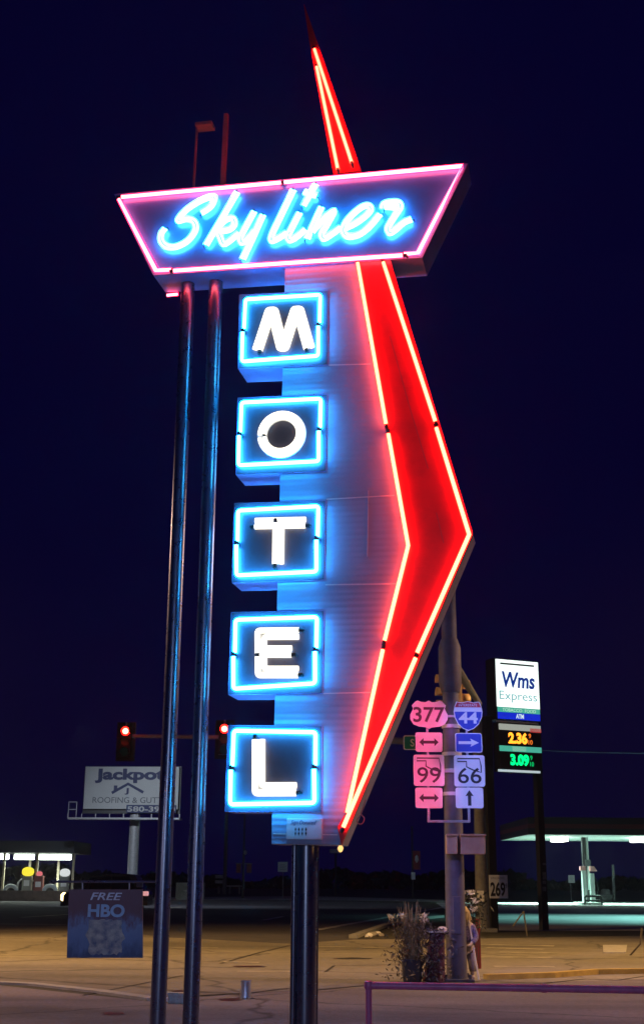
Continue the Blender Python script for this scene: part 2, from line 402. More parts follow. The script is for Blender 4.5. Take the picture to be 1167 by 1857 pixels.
# --- steel poles: two on the left, one under the tower with a conduit beside it
def vert_pole(px_, py_, off, r, ztop, name='pole', m='black_pole', seg=28):
    p = SF.p3(px_, py_, off); wpt = SF.M @ p
    a = SF.loc((wpt.x, wpt.y, 0)); b = SF.loc((wpt.x, wpt.y, ztop))
    return MB().cyl(a, b, r, seg=seg).build(name, M[m], SIGN, smooth=True), wpt
def zat(x, y, off): return (SF.M @ SF.p3(x, y, off)).z
zt = zat(341, 516, .22)
vert_pole(313, 1200, .22, .083, zt, 'pole')
vert_pole(368, 1200, .22, .083, zat(391, 512, .22), 'pole')
vert_pole(554, 1700, .22, .112, zat(554, 1500, .22), 'pole')
vert_pole(532, 1700, .14, .030, zat(532, 1500, .14), 'conduit', seg=12)
vert_pole(573.5, 1700, .30, .02, zat(572, 1500, .3), 'conduit', seg=12)
# --- name board
BD = 0.46                                      # depth of the boxes
NF = -0.05                                     # name board face, a little proud of the tower
quad = spp([(207, 352), (848, 296), (765, 467), (278, 499)], NF)
cxn = sum(p[0] for p in quad) / 4; czn = sum(p[1] for p in quad) / 4
name_board = MB().prism(quad, NF, NF + BD).build('name_board', M['name_side'], SIGN)
ins = [(cxn + (p[0] - cxn) * .992, czn + (p[1] - czn) * .965) for p in quad]
MB().prism(ins, NF - .004, NF + .01).build('face_panel', M['blue_panel'], name_board)
TY = NF - .055
TRR = .027
bt = spp([(214, 358), (838, 301), (757, 459), (284, 491)], TY)
def lerp(a, b, t): return (a[0] + (b[0] - a[0]) * t, a[1] + (b[1] - a[1]) * t)
add_tube([lerp(bt[0], bt[1], .012), lerp(bt[0], bt[1], .488)], TRR, TY, M['neon_pink'], name_board, 'border_tube')
add_tube([lerp(bt[0], bt[1], .497), bt[1], lerp(bt[1], bt[2], .5), bt[2], lerp(bt[2], bt[3], .05)], TRR, TY, M['neon_pink'], name_board, 'border_tube')
lo = [(p[0], p[1] - .02) for p in (lerp(bt[2], bt[3], .055), lerp(bt[2], bt[3], .93))]
add_tube(lo, TRR, TY - .01, M['neon_pink'], name_board, 'border_tube')
add_tube([lerp(bt[2], bt[3], .94), bt[3], lerp(bt[3], bt[0], .97)], TRR, TY, M['neon_pink'], name_board, 'border_tube')
# the far side's own border, of which the lit corner under the box shows
bb = [(p[0], p[1]) for p in quad]
add_tube([(bb[3][0] + .02, bb[3][1] - .035), (bb[3][0] + .16, bb[3][1] - .03)], .02, NF + BD + .01, M['neon_pink'], name_board, 'border_tube', ends=False)
# script lettering: painted stroke with two tubes along it
def z1(p): return (280 + p[0] / 5.835, 320 + p[1] / 5.835)
def z2(p): return (460 + p[0] / 5.835, 320 + p[1] / 5.835)
def z3(p): return (600 + p[0] / 5.835, 320 + p[1] / 5.835)
script = [
 ('S', z1, [[(495, 388), (560, 350), (615, 295), (632, 222), (560, 228), (450, 278), (340, 352), (262, 440), (262, 470), (340, 452), (410, 470), (440, 530), (415, 605), (340, 690), (225, 745), (125, 738), (75, 680), (75, 605), (112, 550)]]),
 ('k', z1, [[(875, 170), (710, 450), (545, 730)], [(655, 560), (750, 465), (825, 445), (848, 500), (800, 560), (690, 590), (705, 660), (735, 715), (800, 680), (895, 600)]]),
 ('y', z1, [[(1055, 372), (955, 555), (915, 640), (925, 700), (985, 665), (1060, 575)], [(1148, 408), (1045, 640), (932, 880)]]),
 ('l', z2, [[(418, 145), (290, 410), (200, 600), (190, 680), (260, 655), (350, 595)]]),
 ('i', z2, [[(485, 385), (415, 520), (365, 630), (385, 675), (460, 635), (545, 560)]]),
 ('i_star', z2, [[(655, 85), (590, 200), (525, 315)], [(528, 165), (600, 190), (668, 208)]]),
 ('n', z2, [[(715, 325), (640, 490), (562, 665)], [(615, 590), (705, 485), (800, 395), (848, 372), (780, 500), (722, 605), (742, 658), (825, 610), (920, 540)]]),
 ('e', z3, [[(150, 550), (260, 495), (370, 415), (420, 350), (390, 310), (330, 322), (235, 395), (155, 490), (130, 575), (165, 630), (245, 632), (335, 592), (430, 505), (515, 400)]]),
 ('r', z3, [[(545, 345), (560, 290), (630, 272), (705, 275), (732, 320), (695, 385), (640, 470), (600, 550), (625, 597), (690, 555), (765, 490), (850, 452)], [(575, 320), (640, 325), (690, 335)]]),
]
SY = NF - .06
for nm, zf, strokes in script:
    lt = None; bm_ = MB(); tubes = []
    for st in strokes:
        P = smooth_path([Vector(sp(*zf(p), NF)) for p in st], 5)
        bm_.ribbon([tuple(p) for p in P], .095, NF - .012 - .003 * len(tubes), NF - .002)
        tubes.append(P)
    lt = bm_.build('script_letter', M['white_paint'], name_board)
    for P in tubes:
        Q = smooth_path([Vector(sp(*zf(p), SY)) for p in strokes[tubes.index(P)]], 5)
        for dd in ((-.0205, .0205) if nm != 'i_star' else (-.014, .014)):
            add_tube([tuple(q) for q in offset_path(Q, dd)], .020, SY + (.004 if dd > 0 else 0), M['neon_script'], name_board, 'script_tube', seg=8, ends=(dd < 0), es=.55)

# --- uprights above the name board
up = MB()
for (x, y0, y1, r) in ((353, 345, 226, .012), (406, 335, 208, .028)):
    a = SF.p3(x, (y0 + y1) / 2, .2); wpt = SF.M @ a
    q0 = SF.loc((wpt.x, wpt.y, zat(x, y0 + 30, .2))); q1 = SF.loc((wpt.x, wpt.y, zat(x, y1, .2)))
    up.box(q0.x - r, q0.x + r, .2 - r, .2 + r, q0.z, q1.z)
a = sp(356, 232, .2); b = sp(386, 226, .2)
up.box(a[0], b[0], .14, .30, a[1], a[1] + .045)
up.build('upright_frame', mat('red oxide paint', (.34, .09, .12), .5, noise=.3, scale=6), SIGN)
# --- spire
apex = sp(551, 8, .06); bl = sp(605, 318, .02); br = sp(656, 316, .02)
ml_ = sp(562, 84, .04); mr_ = sp(577, 84, .04)
spb = MB()
rows = [((bl[0], br[0]), bl[1], -.02, .16), ((ml_[0], mr_[0]), ml_[1], .03, .10), ((apex[0] - .004, apex[0] + .004), apex[1], .058, .066)]
rg = []
for (xa, xb), z, ya, yb in rows: rg.append([spb.b.verts.new(p) for p in ((xa, ya, z), (xb, ya, z), (xb, yb, z), (xa, yb, z))])
for A, B in zip(rg, rg[1:]):
    for k in range(4): spb.b.faces.new((A[k], A[(k + 1) % 4], B[(k + 1) % 4], B[k]))
spb.b.faces.new(rg[0]); spb.b.faces.new(rg[-1])
spire = spb.build('spire', M['red_paint'], SIGN)
def tub3(pts, r, m, parent, name='neon_tube'):
    MB().tube(pts, r, 10).build(name, m, parent, smooth=True)
    e = MB()
    for p, q in ((pts[0], pts[1]), (pts[-1], pts[-2])):
        p, q = Vector(p), Vector(q); t = (p - q).normalized(); e.cyl(p - t * .003, p + t * .045, r * .7, seg=8); e.cyl(p + t * .04, p + t * .04 + Vector((0, .05, 0)), r * .5, seg=8)
    e.each('electrode', M['electrode'], parent)
def s3(x, y, off): p = SF.p3(x, y, off); return (p.x, p.y, p.z)
tub3([s3(574, 122, -.015), s3(612, 306, -.075)], .026, M['neon_red'], spire)
tub3([s3(570, 90, -.012), s3(637, 294, -.075)], .026, M['neon_red'], spire)

# --- tower: white ribbed face with the red arrow along its right side
tower_out = spp([(517, 474), (706, 468), (856, 968), (618, 1533), (492, 1531)])
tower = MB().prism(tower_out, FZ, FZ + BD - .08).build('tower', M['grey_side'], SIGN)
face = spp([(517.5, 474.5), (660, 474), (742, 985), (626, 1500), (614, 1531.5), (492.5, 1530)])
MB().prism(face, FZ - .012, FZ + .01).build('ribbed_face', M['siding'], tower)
seam = MB()
for xa, ya, xb, yb in ((596, 663, 672, 661), (592, 906, 715, 899), (590, 1061, 722, 1059), (586, 1258, 672, 1256), (496, 1512, 612, 1514)):
    A, B = sp(xa, ya), sp(xb, yb); seam.prism([(A[0], A[1] - .006), (B[0], B[1] - .006), (B[0], B[1] + .006), (A[0], A[1] + .006)], FZ - .017, FZ - .010)
A, B = sp(668, 890), sp(666, 1010); seam.prism([(A[0] - .003, A[1]), (A[0] + .003, A[1]), (B[0] + .003, B[1]), (B[0] - .003, B[1])], FZ - .0165, FZ - .010)
seam.each('panel_seam', M['white_paint'], tower)
arrow_out = spp([(648, 472), (706, 467.5), (857, 968), (620, 1533), (613, 1500), (627, 1476), (740, 990)])
arrow = MB().prism(arrow_out, FZ - .045, FZ + .02).build('arrow_band', M['red_paint'], SIGN)
AY = FZ - .083
def at_tubes(lst, r, off, m, parent):
    for pts in lst:
        P = spp(pts, off); add_tube(P, r, off, m, parent, back=.04)
        for a_, b_ in zip(P, P[1:]):                      # glass stand-offs that carry the tube
            L_ = math.hypot(b_[0] - a_[0], b_[1] - a_[1]); n_ = max(1, int(L_ / .55))
            for k in range(n_):
                q_ = lerp(a_, b_, (k + .5) / n_); sg_ = 1 if m is M['neon_red'] else 1
                MB().cyl((q_[0], off + r * .6, q_[1]), (q_[0], FZ - .03, q_[1]), .012, seg=6).build('tube_support', M['electrode'], parent)
                MB().box(q_[0] - r * 1.25, q_[0] + r * 1.25, off - .004, off + r * 1.2, q_[1] - .006, q_[1] + .006).build('tube_clip', M['electrode'], parent) if k % 2 else None
at_tubes([[(694.5, 476), (789, 765)], [(790.5, 776), (850, 970), (755.5, 1184)], [(753, 1193), (622, 1500)]], .027, AY, M['neon_red'], arrow)
at_tubes([[(648, 477), (699.5, 770)], [(703.5, 787), (739.5, 990), (696.5, 1162)], [(693.5, 1178), (629, 1474)]], .027, AY, M['neon_red'], arrow)
# seam down the red band and the far side's own arrow tubes
sm = MB()
for p, q in (((706, 610), (742, 740)), ((742, 740), (775, 850)), ((790, 930), (803, 985))):
    A, B = sp(*p, FZ - .045), sp(*q, FZ - .045); sm.prism([(A[0], A[1]), (A[0] + .008, A[1]), (B[0] + .008, B[1]), (B[0], B[1])], FZ - .047, FZ - .044)
sm.each('band_seam', mat('band seam', (.35, .10, .10), .5), arrow)
BK = FZ + BD - .08 + .09
def back_pts(pts): return [(sp(*p, AY)[0] - .16, sp(*p, AY)[1]) for p in pts]
for pts in ([(694, 490), (789, 765)], [(790, 776), (850, 970), (755, 1184)], [(753, 1193), (640, 1470)]):
    add_tube(back_pts(pts), .027, BK, M['neon_red'], arrow, back=-.06)
# loose wire and knob on the arrow's lower edge
wp_ = [s3(*p, .1) for p in ((663, 1450), (657, 1468), (654, 1476), (660, 1484), (657, 1493), (650, 1494), (647, 1488), (653, 1478))]
MB().tube([tuple(v) for v in smooth_path([Vector(p) for p in wp_], 4)], .006, 6).build('loose_wire', mat('red wire', (.6, .2, .22), .5), arrow, smooth=True)

# --- five letter boxes
boxes = {
 'M': [(433.7, 534.6), (594.8, 526.9), (594, 662), (431.5, 669)],
 'O': [(431, 721), (593, 715), (591, 855), (427.5, 861)],
 'T': [(424.5, 912.2), (590.4, 907.5), (588, 1052), (420.5, 1057)],
 'E': [(418.9, 1110), (587.5, 1107), (584.5, 1258), (413.5, 1260)],
 'L': [(413, 1315), (584, 1316), (583, 1473), (407.5, 1472)]}
frames = {'M': [(445, 543), (580.5, 534.5), (577.5, 646), (439.5, 656.5)], 'O': [(438, 730), (581.5, 723), (578.5, 837), (433.5, 844.5)],
          'T': [(431.5, 926), (577, 918), (574.5, 1037), (430, 1044)], 'E': [(427, 1124), (574.5, 1119), (572, 1239.5), (424.5, 1249.5)], 'L': [(424, 1325), (572, 1328), (571, 1456), (418.5, 1459)]}
LF = -0.022
def zm(off, sc): return lambda p: (off[0] + p[0] / sc, off[1] + p[1] / sc)
zM, zT, zE, zL = zm((420, 520), 5.835), zm((400, 900), 5.305), zm((400, 1095), 5.305), zm((380, 1240), 3.647)
LS = {'M': (zM, [[(272, 668), (402, 268), (438, 266), (528, 628), (556, 627), (672, 258), (708, 256), (818, 648)]], 105 / 5.835),
      'T': (zT, [[(330, 262), (815, 252)], [(560, 262), (555, 655)]], 96 / 5.305),
      'E': (zE, [[(750, 285), (385, 288), (388, 655), (745, 655)], [(385, 462), (685, 462)]], 96 / 5.305),
      'L': (zL, [[(323, 368), (323, 698), (572, 697)]], 70 / 3.647)}
def round_corner(P, r=.05, n=4):
    q = [Vector(P[0])]
    for i in range(1, len(P) - 1):
        a, b, c = Vector(P[i - 1]), Vector(P[i]), Vector(P[i + 1]); u = (a - b).normalized(); v = (c - b).normalized()
        s_, e_ = b + u * r, b + v * r
        for k in range(n + 1):
            t = k / n; q.append(s_ * (1 - t) ** 2 + b * 2 * t * (1 - t) + e_ * t * t)
    q.append(Vector(P[-1])); return q
for L in 'MOTEL':
    q = spp(boxes[L], LF)
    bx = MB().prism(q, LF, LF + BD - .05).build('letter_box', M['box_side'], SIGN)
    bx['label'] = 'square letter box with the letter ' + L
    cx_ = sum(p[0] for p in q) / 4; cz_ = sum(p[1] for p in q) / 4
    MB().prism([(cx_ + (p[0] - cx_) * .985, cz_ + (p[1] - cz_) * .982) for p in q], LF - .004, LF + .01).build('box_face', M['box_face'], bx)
    fy = LF - .038
    f = spp(frames[L], fy)
    ml, mr = lerp(f[0], f[3], .485), lerp(f[1], f[2], .475); ml2, mr2 = lerp(f[0], f[3], .54), lerp(f[1], f[2], .53)
    sh = -.012
    add_tube(round_corner([ml, f[0], f[1], mr], .035), .027, fy, M['neon_cyan'], bx, 'frame_tube')
    add_tube(round_corner([(ml2[0] + sh, ml2[1]), (f[3][0] + sh * .3, f[3][1]), (f[2][0] + sh * .3, f[2][1]), (mr2[0] + sh, mr2[1])], .035), .027, fy - .012, M['neon_cyan'], bx, 'frame_tube')
    # the same frame on the far side of the box
    for fr_pts in ([ml, f[0], f[1], mr], [ml2, f[3], f[2], mr2]):
        add_tube(round_corner(fr_pts, .035), .024, LF + BD - .05 + .05, M['neon_cyan'], bx, 'frame_tube', back=-.05)
    ly = LF - .042
    if L == 'O':
        c = Vector(sp(509.5, 786.5, ly)); pxm = abs(sp(540, 786, ly)[0] - sp(480, 786, ly)[0]) / 60
        N = 40
        circ = lambda r: [(c[0] + r * math.cos(2 * math.pi * k / N), c[1] + r * math.sin(2 * math.pi * k / N)) for k in range(N)]
        lt = MB().ribbon(circ(35 * pxm), 18 * pxm, LF - .016, LF - .002, closed=True).build('letter_backing', M['white_paint'], bx)
        for rr, yy in ((30.5, 0), (39.5, .004)):
            k0 = 21; pts = [(c[0] + rr * pxm * math.cos(2 * math.pi * (k + k0) / N), c[1] + rr * pxm * math.sin(2 * math.pi * (k + k0) / N)) for k in range(N)]
            add_tube(pts, .024, ly + yy, M['neon_white'], bx, 'letter_tube', ends=(yy == 0))
    else:
        zf, strokes, wpx = LS[L]; pxm = abs(sp(540, 900, ly)[0] - sp(480, 900, ly)[0]) / 60; wd = wpx * pxm * 1.08
        bk = MB()
        for i, st in enumerate(strokes):
            P = [sp(*zf(p), LF) for p in st]
            for a_, b_ in zip(P, P[1:]): bk.ribbon([a_, b_], wd, LF - .014 - .002 * i, LF - .002)
        bk.build('letter_backing', M['white_paint'], bx)
        for i, st in enumerate(strokes):
            P = [Vector(sp(*zf(p), ly)) for p in st]
            for j, dd in enumerate((-wd * .29, wd * .29)):
                Q = []
                for k in range(len(P)):
                    if k == 0 or k == len(P) - 1:
                        t = (P[1] - P[0] if k == 0 else P[-1] - P[-2]).normalized(); Q.append(P[k] + Vector((-t[1], t[0])) * dd)
                    else:
                        t1 = (P[k] - P[k - 1]).normalized(); t2 = (P[k + 1] - P[k]).normalized()
                        n1 = Vector((-t1[1], t1[0])); n2 = Vector((-t2[1], t2[0])); m_ = (n1 + n2).normalized(); Q.append(P[k] + m_ * dd / max(.35, m_.dot(n1)))
                Q = round_corner(Q, .03) if len(Q) > 2 else Q
                add_tube([tuple(v) for v in Q], wd * .265, ly + .006 * j - .02 * i, M['neon_white'], bx, 'letter_tube', ends=(j == 0))

# --- thanks plaque at the foot of the tower
q = spp([(520, 1484), (585, 1484), (585, 1523), (521, 1523)], FZ - .02)
pl = MB().box(q[0][0], q[1][0], FZ - .03, FZ - .0125, q[2][1], q[0][1], .006).build('plaque', M['white_paint'], SIGN)
a, b = sp(527, 1497, FZ - .03), sp(573, 1488, FZ - .03); text('lettering', 'Sign Donated', a[0], b[0], a[1], b[1], FZ - .0301, mat('plaque blue', (.05, .10, .25), .5), pl, shear=.3, th=.002)
for x in (535.5, 541.5, 548, 554.5):
    a, b = sp(x - 1.7, 1516, FZ - .03), sp(x + 1.7, 1500, FZ - .03)
    MB().prism([((a[0] + b[0]) / 2, a[1]), (b[0], a[1] * .7 + b[1] * .3), (a[0] * .45 + b[0] * .55, (a[1] + b[1]) / 2), (b[0], a[1] * .25 + b[1] * .75), ((a[0] + b[0]) / 2, b[1]), (a[0], a[1] * .25 + b[1] * .75), (a[0] * .55 + b[0] * .45, (a[1] + b[1]) / 2), (a[0], a[1] * .7 + b[1] * .3)], FZ - .0325, FZ - .0301).build('mark', M['sign_black'], pl)
# small amber lamp under the tower
p = SF.p3(617, 1538, .12)
lm = MB(); lm.lathe([(.012, .05), (.02, .02), (.03, .0), (.02, -.03), (.004, -.04)], p, 10); lm.build('amber_lamp', emis('amber lamp', (1, .55, .18), 1.6), SIGN, smooth=True)

# spot and point lamps, some of them added fill
def spot(name, loc, tgt, col, energy, ang, rad=.6, blend=.5):
    l = bpy.data.lights.new(name, 'SPOT'); l.energy = energy; l.color = col; l.spot_size = R(ang); l.spot_blend = blend; l.shadow_soft_size = rad
    o = bpy.data.objects.new(name, l); C.objects.link(o); o.location = loc
    o.rotation_euler = (Vector(tgt) - Vector(loc)).to_track_quat('-Z', 'Y').to_euler(); return o
def point(name, loc, col, energy, rad=.2):
    l = bpy.data.lights.new(name, 'POINT'); l.energy = energy; l.color = col; l.shadow_soft_size = rad
    o = bpy.data.objects.new(name, l); C.objects.link(o); o.location = loc; return o

# ------------------------------------------------------------------ hanging advertising board on the left pole
pA = SF.M @ SF.p3(288, 1600, .22)
HF = Frame((pA.x, pA.y, 0), 4)
HS = empty('hanging_sign', 'weathered maroon and blue board reading FREE HBO hanging from a thin arm', 'sign', fr=HF)
a0 = HF.px(90, 1599); a1 = HF.px(292, 1599)
MB().cyl((a0[0], 0, a0[1]), (a1[0], 0, a1[1]), .012, seg=8).build('arm', M['black_pole'], HS)
def hbo_mat():
    m = mat('peeling board', (.1, .02, .04), .45); t = m.node_tree; b = t.nodes['Principled BSDF']
    tc = t.nodes.new('ShaderNodeTexCoord'); sx = t.nodes.new('ShaderNodeSeparateXYZ'); t.links.new(tc.outputs['Generated'], sx.inputs[0])
    nz = t.nodes.new('ShaderNodeTexNoise'); nz.inputs['Scale'].default_value = 5; nz.inputs['Detail'].default_value = 10; nz.inputs['Roughness'].default_value = .7
    mpp = t.nodes.new('ShaderNodeMapping'); mpp.inputs['Scale'].default_value = (1.6, 1, .55); t.links.new(tc.outputs['Generated'], mpp.inputs[0]); t.links.new(mpp.outputs[0], nz.inputs['Vector'])
    ad = t.nodes.new('ShaderNodeMath'); ad.operation = 'MULTIPLY_ADD'; ad.inputs[1].default_value = .8; t.links.new(nz.outputs[0], ad.inputs[0]); t.links.new(sx.outputs['Z'], ad.inputs[2])
    sb_ = t.nodes.new('ShaderNodeMath'); sb_.operation = 'SUBTRACT'; sb_.inputs[1].default_value = .22; t.links.new(ad.outputs[0], sb_.inputs[0]); ad = sb_
    rp = t.nodes.new('ShaderNodeValToRGB'); e = rp.color_ramp.elements
    e[0].position = .2; e[0].color = (.03, .06, .14, 1); e[1].position = .86; e[1].color = (.085, .022, .04, 1)
    x = e.new(.42); x.color = (.09, .16, .30, 1); x = e.new(.62); x.color = (.12, .19, .33, 1); x = e.new(.76); x.color = (.09, .045, .085, 1)
    t.links.new(ad.outputs[0], rp.inputs[0]); t.links.new(rp.outputs[0], b.inputs['Base Color']); return m
bd = HF.px(122, 1737), HF.px(259, 1737), HF.px(259, 1613), HF.px(126, 1613)
board = MB().prism(bd, -.015, .015).build('board', hbo_mat(), HS)
st = MB()
for x in (150, 235):
    a, b = HF.px(x, 1599), HF.px(x, 1616); st.cyl((a[0], 0, a[1]), (b[0], 0, b[1]), .008, seg=6)
st.each('hanger', M['black_pole'], HS)
ltm = mat('sign lettering', (.62, .66, .72), .5, noise=.2, scale=12); hbm = mat('pale blue lettering', (.33, .52, .70), .5, noise=.25, scale=10)
a, b = HF.px(164, 1632, -.015), HF.px(222, 1619, -.015); text('lettering', 'FREE', a[0], b[0], a[1], b[1], -.0155, ltm, board, shear=.25, bold=.012, th=.003)
a, b = HF.px(159, 1663, -.015), HF.px(227, 1640, -.015); text('lettering', 'HBO', a[0], b[0], a[1], b[1], -.0155, hbm, board, bold=.035, th=.003)
pp = []
x0, x1, y0, y1 = 161, 221, 1668, 1730
random.seed(3)
for i in range(14): pp.append((x0 + (x1 - x0) * i / 13 , y0 + random.uniform(-1.5, 1.5)))
for i in range(10): pp.append((x1 + random.uniform(-1, 9 if 3 < i < 6 else 1), y0 + (y1 - y0) * (i + 1) / 11))
for i in range(14): pp.append((x1 - (x1 - x0) * i / 13, y1 + random.uniform(-4, 3)))
for i in range(10): pp.append((x0 + random.uniform(-9 if 3 < i < 7 else -1, 2), y1 - (y1 - y0) * (i + 1) / 11))
MB().prism([HF.px(x, y, -.015) for x, y in pp], -.0185, -.0152).build('torn_poster', mat('torn poster', (.5, .47, .38), .8, noise=.75, scale=14, col2=(.10, .13, .2)), board)

# ------------------------------------------------------------------ pipe rail, stub post, block in front
RF = Frame(tuple(at(668, 1785, 10.0))[:2] + (0,), 7)
rail = empty('pipe_rail', 'pipe rail tinted neon pink with one corner post along the lot edge', 'railing', fr=RF)
M['rail'] = mat('neon tinted rail', (.9, .22, .42), .34, noise=.3, scale=7)  # the neon's pink light is put into the rail's base colour
a = RF.px(668, 1787); zr = a[1]
MB().tube([(a[0], 0, zr), (a[0] + 6, 0, zr)], .027, 14).build('top_rail', M['rail'], rail, smooth=True)
MB().cyl((a[0], 0, 0), (a[0], 0, zr - .02), .024).build('post', M['rail'], rail, smooth=True)
MB().cyl((a[0] + 2.9, 0, 0), (a[0] + 2.9, 0, zr - .02), .024).build('post', M['rail'], rail, smooth=True)
MB().lathe([(.02, zr - .035), (.034, zr - .02), (.036, zr + .005), (.03, zr + .03), (.01, zr + .034)], (a[0], 0, 0), 12).build('elbow', M['rail'], rail, smooth=True)
MB().tube([(a[0] + 1.29, 0, zr), (a[0] + 1.33, 0, zr)], .031, 14).build('coupling', M['rail'], rail)

p = ground(445, 1811)
sb = empty('steel_stub', 'short shiny cut off steel pipe stub standing on the pavement', 'post', loc=p)
MB().lathe([(.075, 0), (.078, .01), (.075, .02), (.075, .225), (.08, .225), (.08, .24)], seg=20).build('pipe', mat('bright steel', (.45, .47, .5), .28, metal=.7), sb, smooth=True)
MB().lathe([(.13, .002), (.13, .008), (.09, .012)], seg=20).build('flange', M['dark_metal'], sb)
p = ground(318, 1820)
blk = MB(); blk.box(-.11, .14, -.09, .1, 0, .15, .035); 
for v in blk.b.verts: v.co.x += random.uniform(-.015, .015); v.co.z *= random.uniform(.88, 1.02)
o = blk.build('concrete_block', mat('pale stone', (.42, .39, .31), .85, noise=.4, scale=9, bump=.4)); o.location = p; tag(o, 'chipped pale concrete block lying between the two left sign poles', 'block')
p = ground(303, 1816)
o = MB().box(-.06, .05, -.03, .03, 0, .05, .015).build('paper_scrap', M['sign_white']); o.location = p; tag(o, 'small white scrap beside the pale concrete block', 'litter')

# ------------------------------------------------------------------ near signal pole, its route signs
PP = ground(828, 1780)
NFm = Frame((PP.x, PP.y, 0), 0)
NP = empty('signal_pole', 'thick purple lit steel signal pole standing on a square base by the dried flowers', 'signal pole', fr=NFm)
ztop = NFm.px(811, 985)[1]
MB().lathe([(.175, .05), (.17, .5), (.125, ztop)], seg=20).build('shaft', M['near_pole'], NP, smooth=True)
bs = MB(); bs.box(-.26, .26, -.26, .26, 0, .05, .01)
for sx in (-1, 1):
    for sy in (-1, 1): bs.cyl((sx * .2, sy * .2, .05), (sx * .2, sy * .2, .12), .025, seg=8)
bs.build('base_plate', M['near_pole'], NP)
MB().box(-.06, .07, -.20, -.15, .75, 1.35, .02).build('hand_hole_cover', M['near_pole'], NP)
# mast arm running away across the side street
arm_az = math.atan2(.55, 3.0)
zarm = NFm.px(822, 1205)[1]
tipw = at(868, 1276, 30.5); tip = NFm.loc(tipw)
MB().tube([(0.1, .1, zarm), tuple(tip)], [.085, .07], 14).build('mast_arm', M['near_pole'], NP, smooth=True)
MB().lathe([(.16, zarm - .5), (.2, zarm - .35), (.2, zarm + .3), (.15, zarm + .45)], seg=18).build('arm_collar', M['near_pole'], NP, smooth=True)
# route sign bracket
SY0 = -.24
br_ = MB()
def npx(x, y, off=SY0): return NFm.px(x, y, off)
for (xa, xb, y) in ((776, 851, 1298), (776, 851, 1398), (776, 851, 1489)):
    a, b = npx(xa, y), npx(xb, y); br_.box(a[0], b[0], SY0 + .03, SY0 + .07, a[1] - .02, a[1] + .02)
for x in (777, 850):
    a, b = npx(x, 1489), npx(x, 1310); br_.box(a[0] - .02, a[0] + .02, SY0 + .0, SY0 + .03, a[1] - .02, b[1])
br_.build('sign_bracket', M['galv'], NP)
bands = MB()
for y in (1318, 1368, 1398, 1440):
    z = npx(818, y, 0)[1]; bands.lathe([(.165, z - .03), (.172, z - .03), (.172, z + .03), (.165, z + .03)], seg=18)
bands.each('strap', M['galv'], NP)

def sign_root(name, label, cat, x, y, group):
    z = npx(x, y); wpt = NFm.M @ Vector((z[0], SY0, z[1])); return empty(name, label, cat, loc=wpt, group=group)
def sgn(px_):  # photo pixels to metres at the signs
    return px_ * (PP.y + SY0) / 2330.0
def rrect(w_, h_, r, n=4):
    P = []
    for cx_, cz_, a0_ in ((w_ / 2 - r, h_ / 2 - r, 0), (-w_ / 2 + r, h_ / 2 - r, 90), (-w_ / 2 + r, -h_ / 2 + r, 180), (w_ / 2 - r, -h_ / 2 + r, 270)):
        for k in range(n + 1):
            a = R(a0_ + 90 * k / n); P.append((cx_ + r * math.cos(a), cz_ + r * math.sin(a)))
    return P
def scale_poly(P, sx, sz): return [(p[0] * sx, p[1] * sz) for p in P]
US = [(0, -.5), (.08, -.45), (.28, -.42), (.42, -.34), (.5, -.16), (.5, .0), (.445, .14), (.425, .22), (.46, .32), (.36, .46), (.30, .5), (.2, .45), (.08, .44), (0, .5)]
US = US + [(-x, z) for x, z in US[-2:0:-1]]
IS = [(0, -.5), (.18, -.44), (.36, -.28), (.47, -.06), (.5, .14), (.47, .30), (.40, .47), (.2, .44), (0, .49)]
IS = IS + [(-x, z) for x, z in IS[-2:0:-1]]
OK_ = [(-.42, .36), (.36, .36), (.41, .13), (.41, -.08), (.28, -.04), (.12, .0), (-.02, .06), (-.10, .10), (-.10, .27), (-.42, .27)]
GR = 'route signs on the signal pole'
# 377
w_, h_ = sgn(70), sgn(53)
r_ = sign_root('route_sign', 'white shield sign reading 377, upper left of the sign cluster', 'road sign', 777, 1296, GR)
f = MB().prism(scale_poly(US, w_, h_), -.006, 0).build('plate', M['sign_white'], r_)
text('lettering', '377', -w_ * .42, w_ * .42, -h_ * .27, h_ * .27, -.006, M['sign_black'], r_, bold=.018)
# 44
w_, h_ = sgn(54), sgn(56)
r_ = sign_root('route_sign', 'blue shield sign reading 44 with a red top band', 'road sign', 848, 1298, GR)
MB().prism(scale_poly(IS, w_, h_), -.006, 0).build('plate', M['sign_white'], r_)
ISi = [(x * .94, z * .94) for x, z in IS]
MB().prism(scale_poly([p for p in ISi if p[1] < .24] , w_, h_), -.009, -.0055).build('blue_field', M['sign_blue'], r_)
MB().prism(scale_poly([(-.455, .28), (.455, .28), (.375, .445), (.19, .415), (0, .46), (-.19, .415), (-.375, .445)], w_, h_), -.009, -.0055).build('red_band', M['sign_red'], r_)
text('lettering', 'INTERSTATE', -w_ * .32, w_ * .32, h_ * .31, h_ * .39, -.009, M['sign_white'], r_, th=.002)
text('lettering', '44', -w_ * .33, w_ * .33, -h_ * .26, h_ * .12, -.009, M['sign_white'], r_, bold=.03, th=.003)
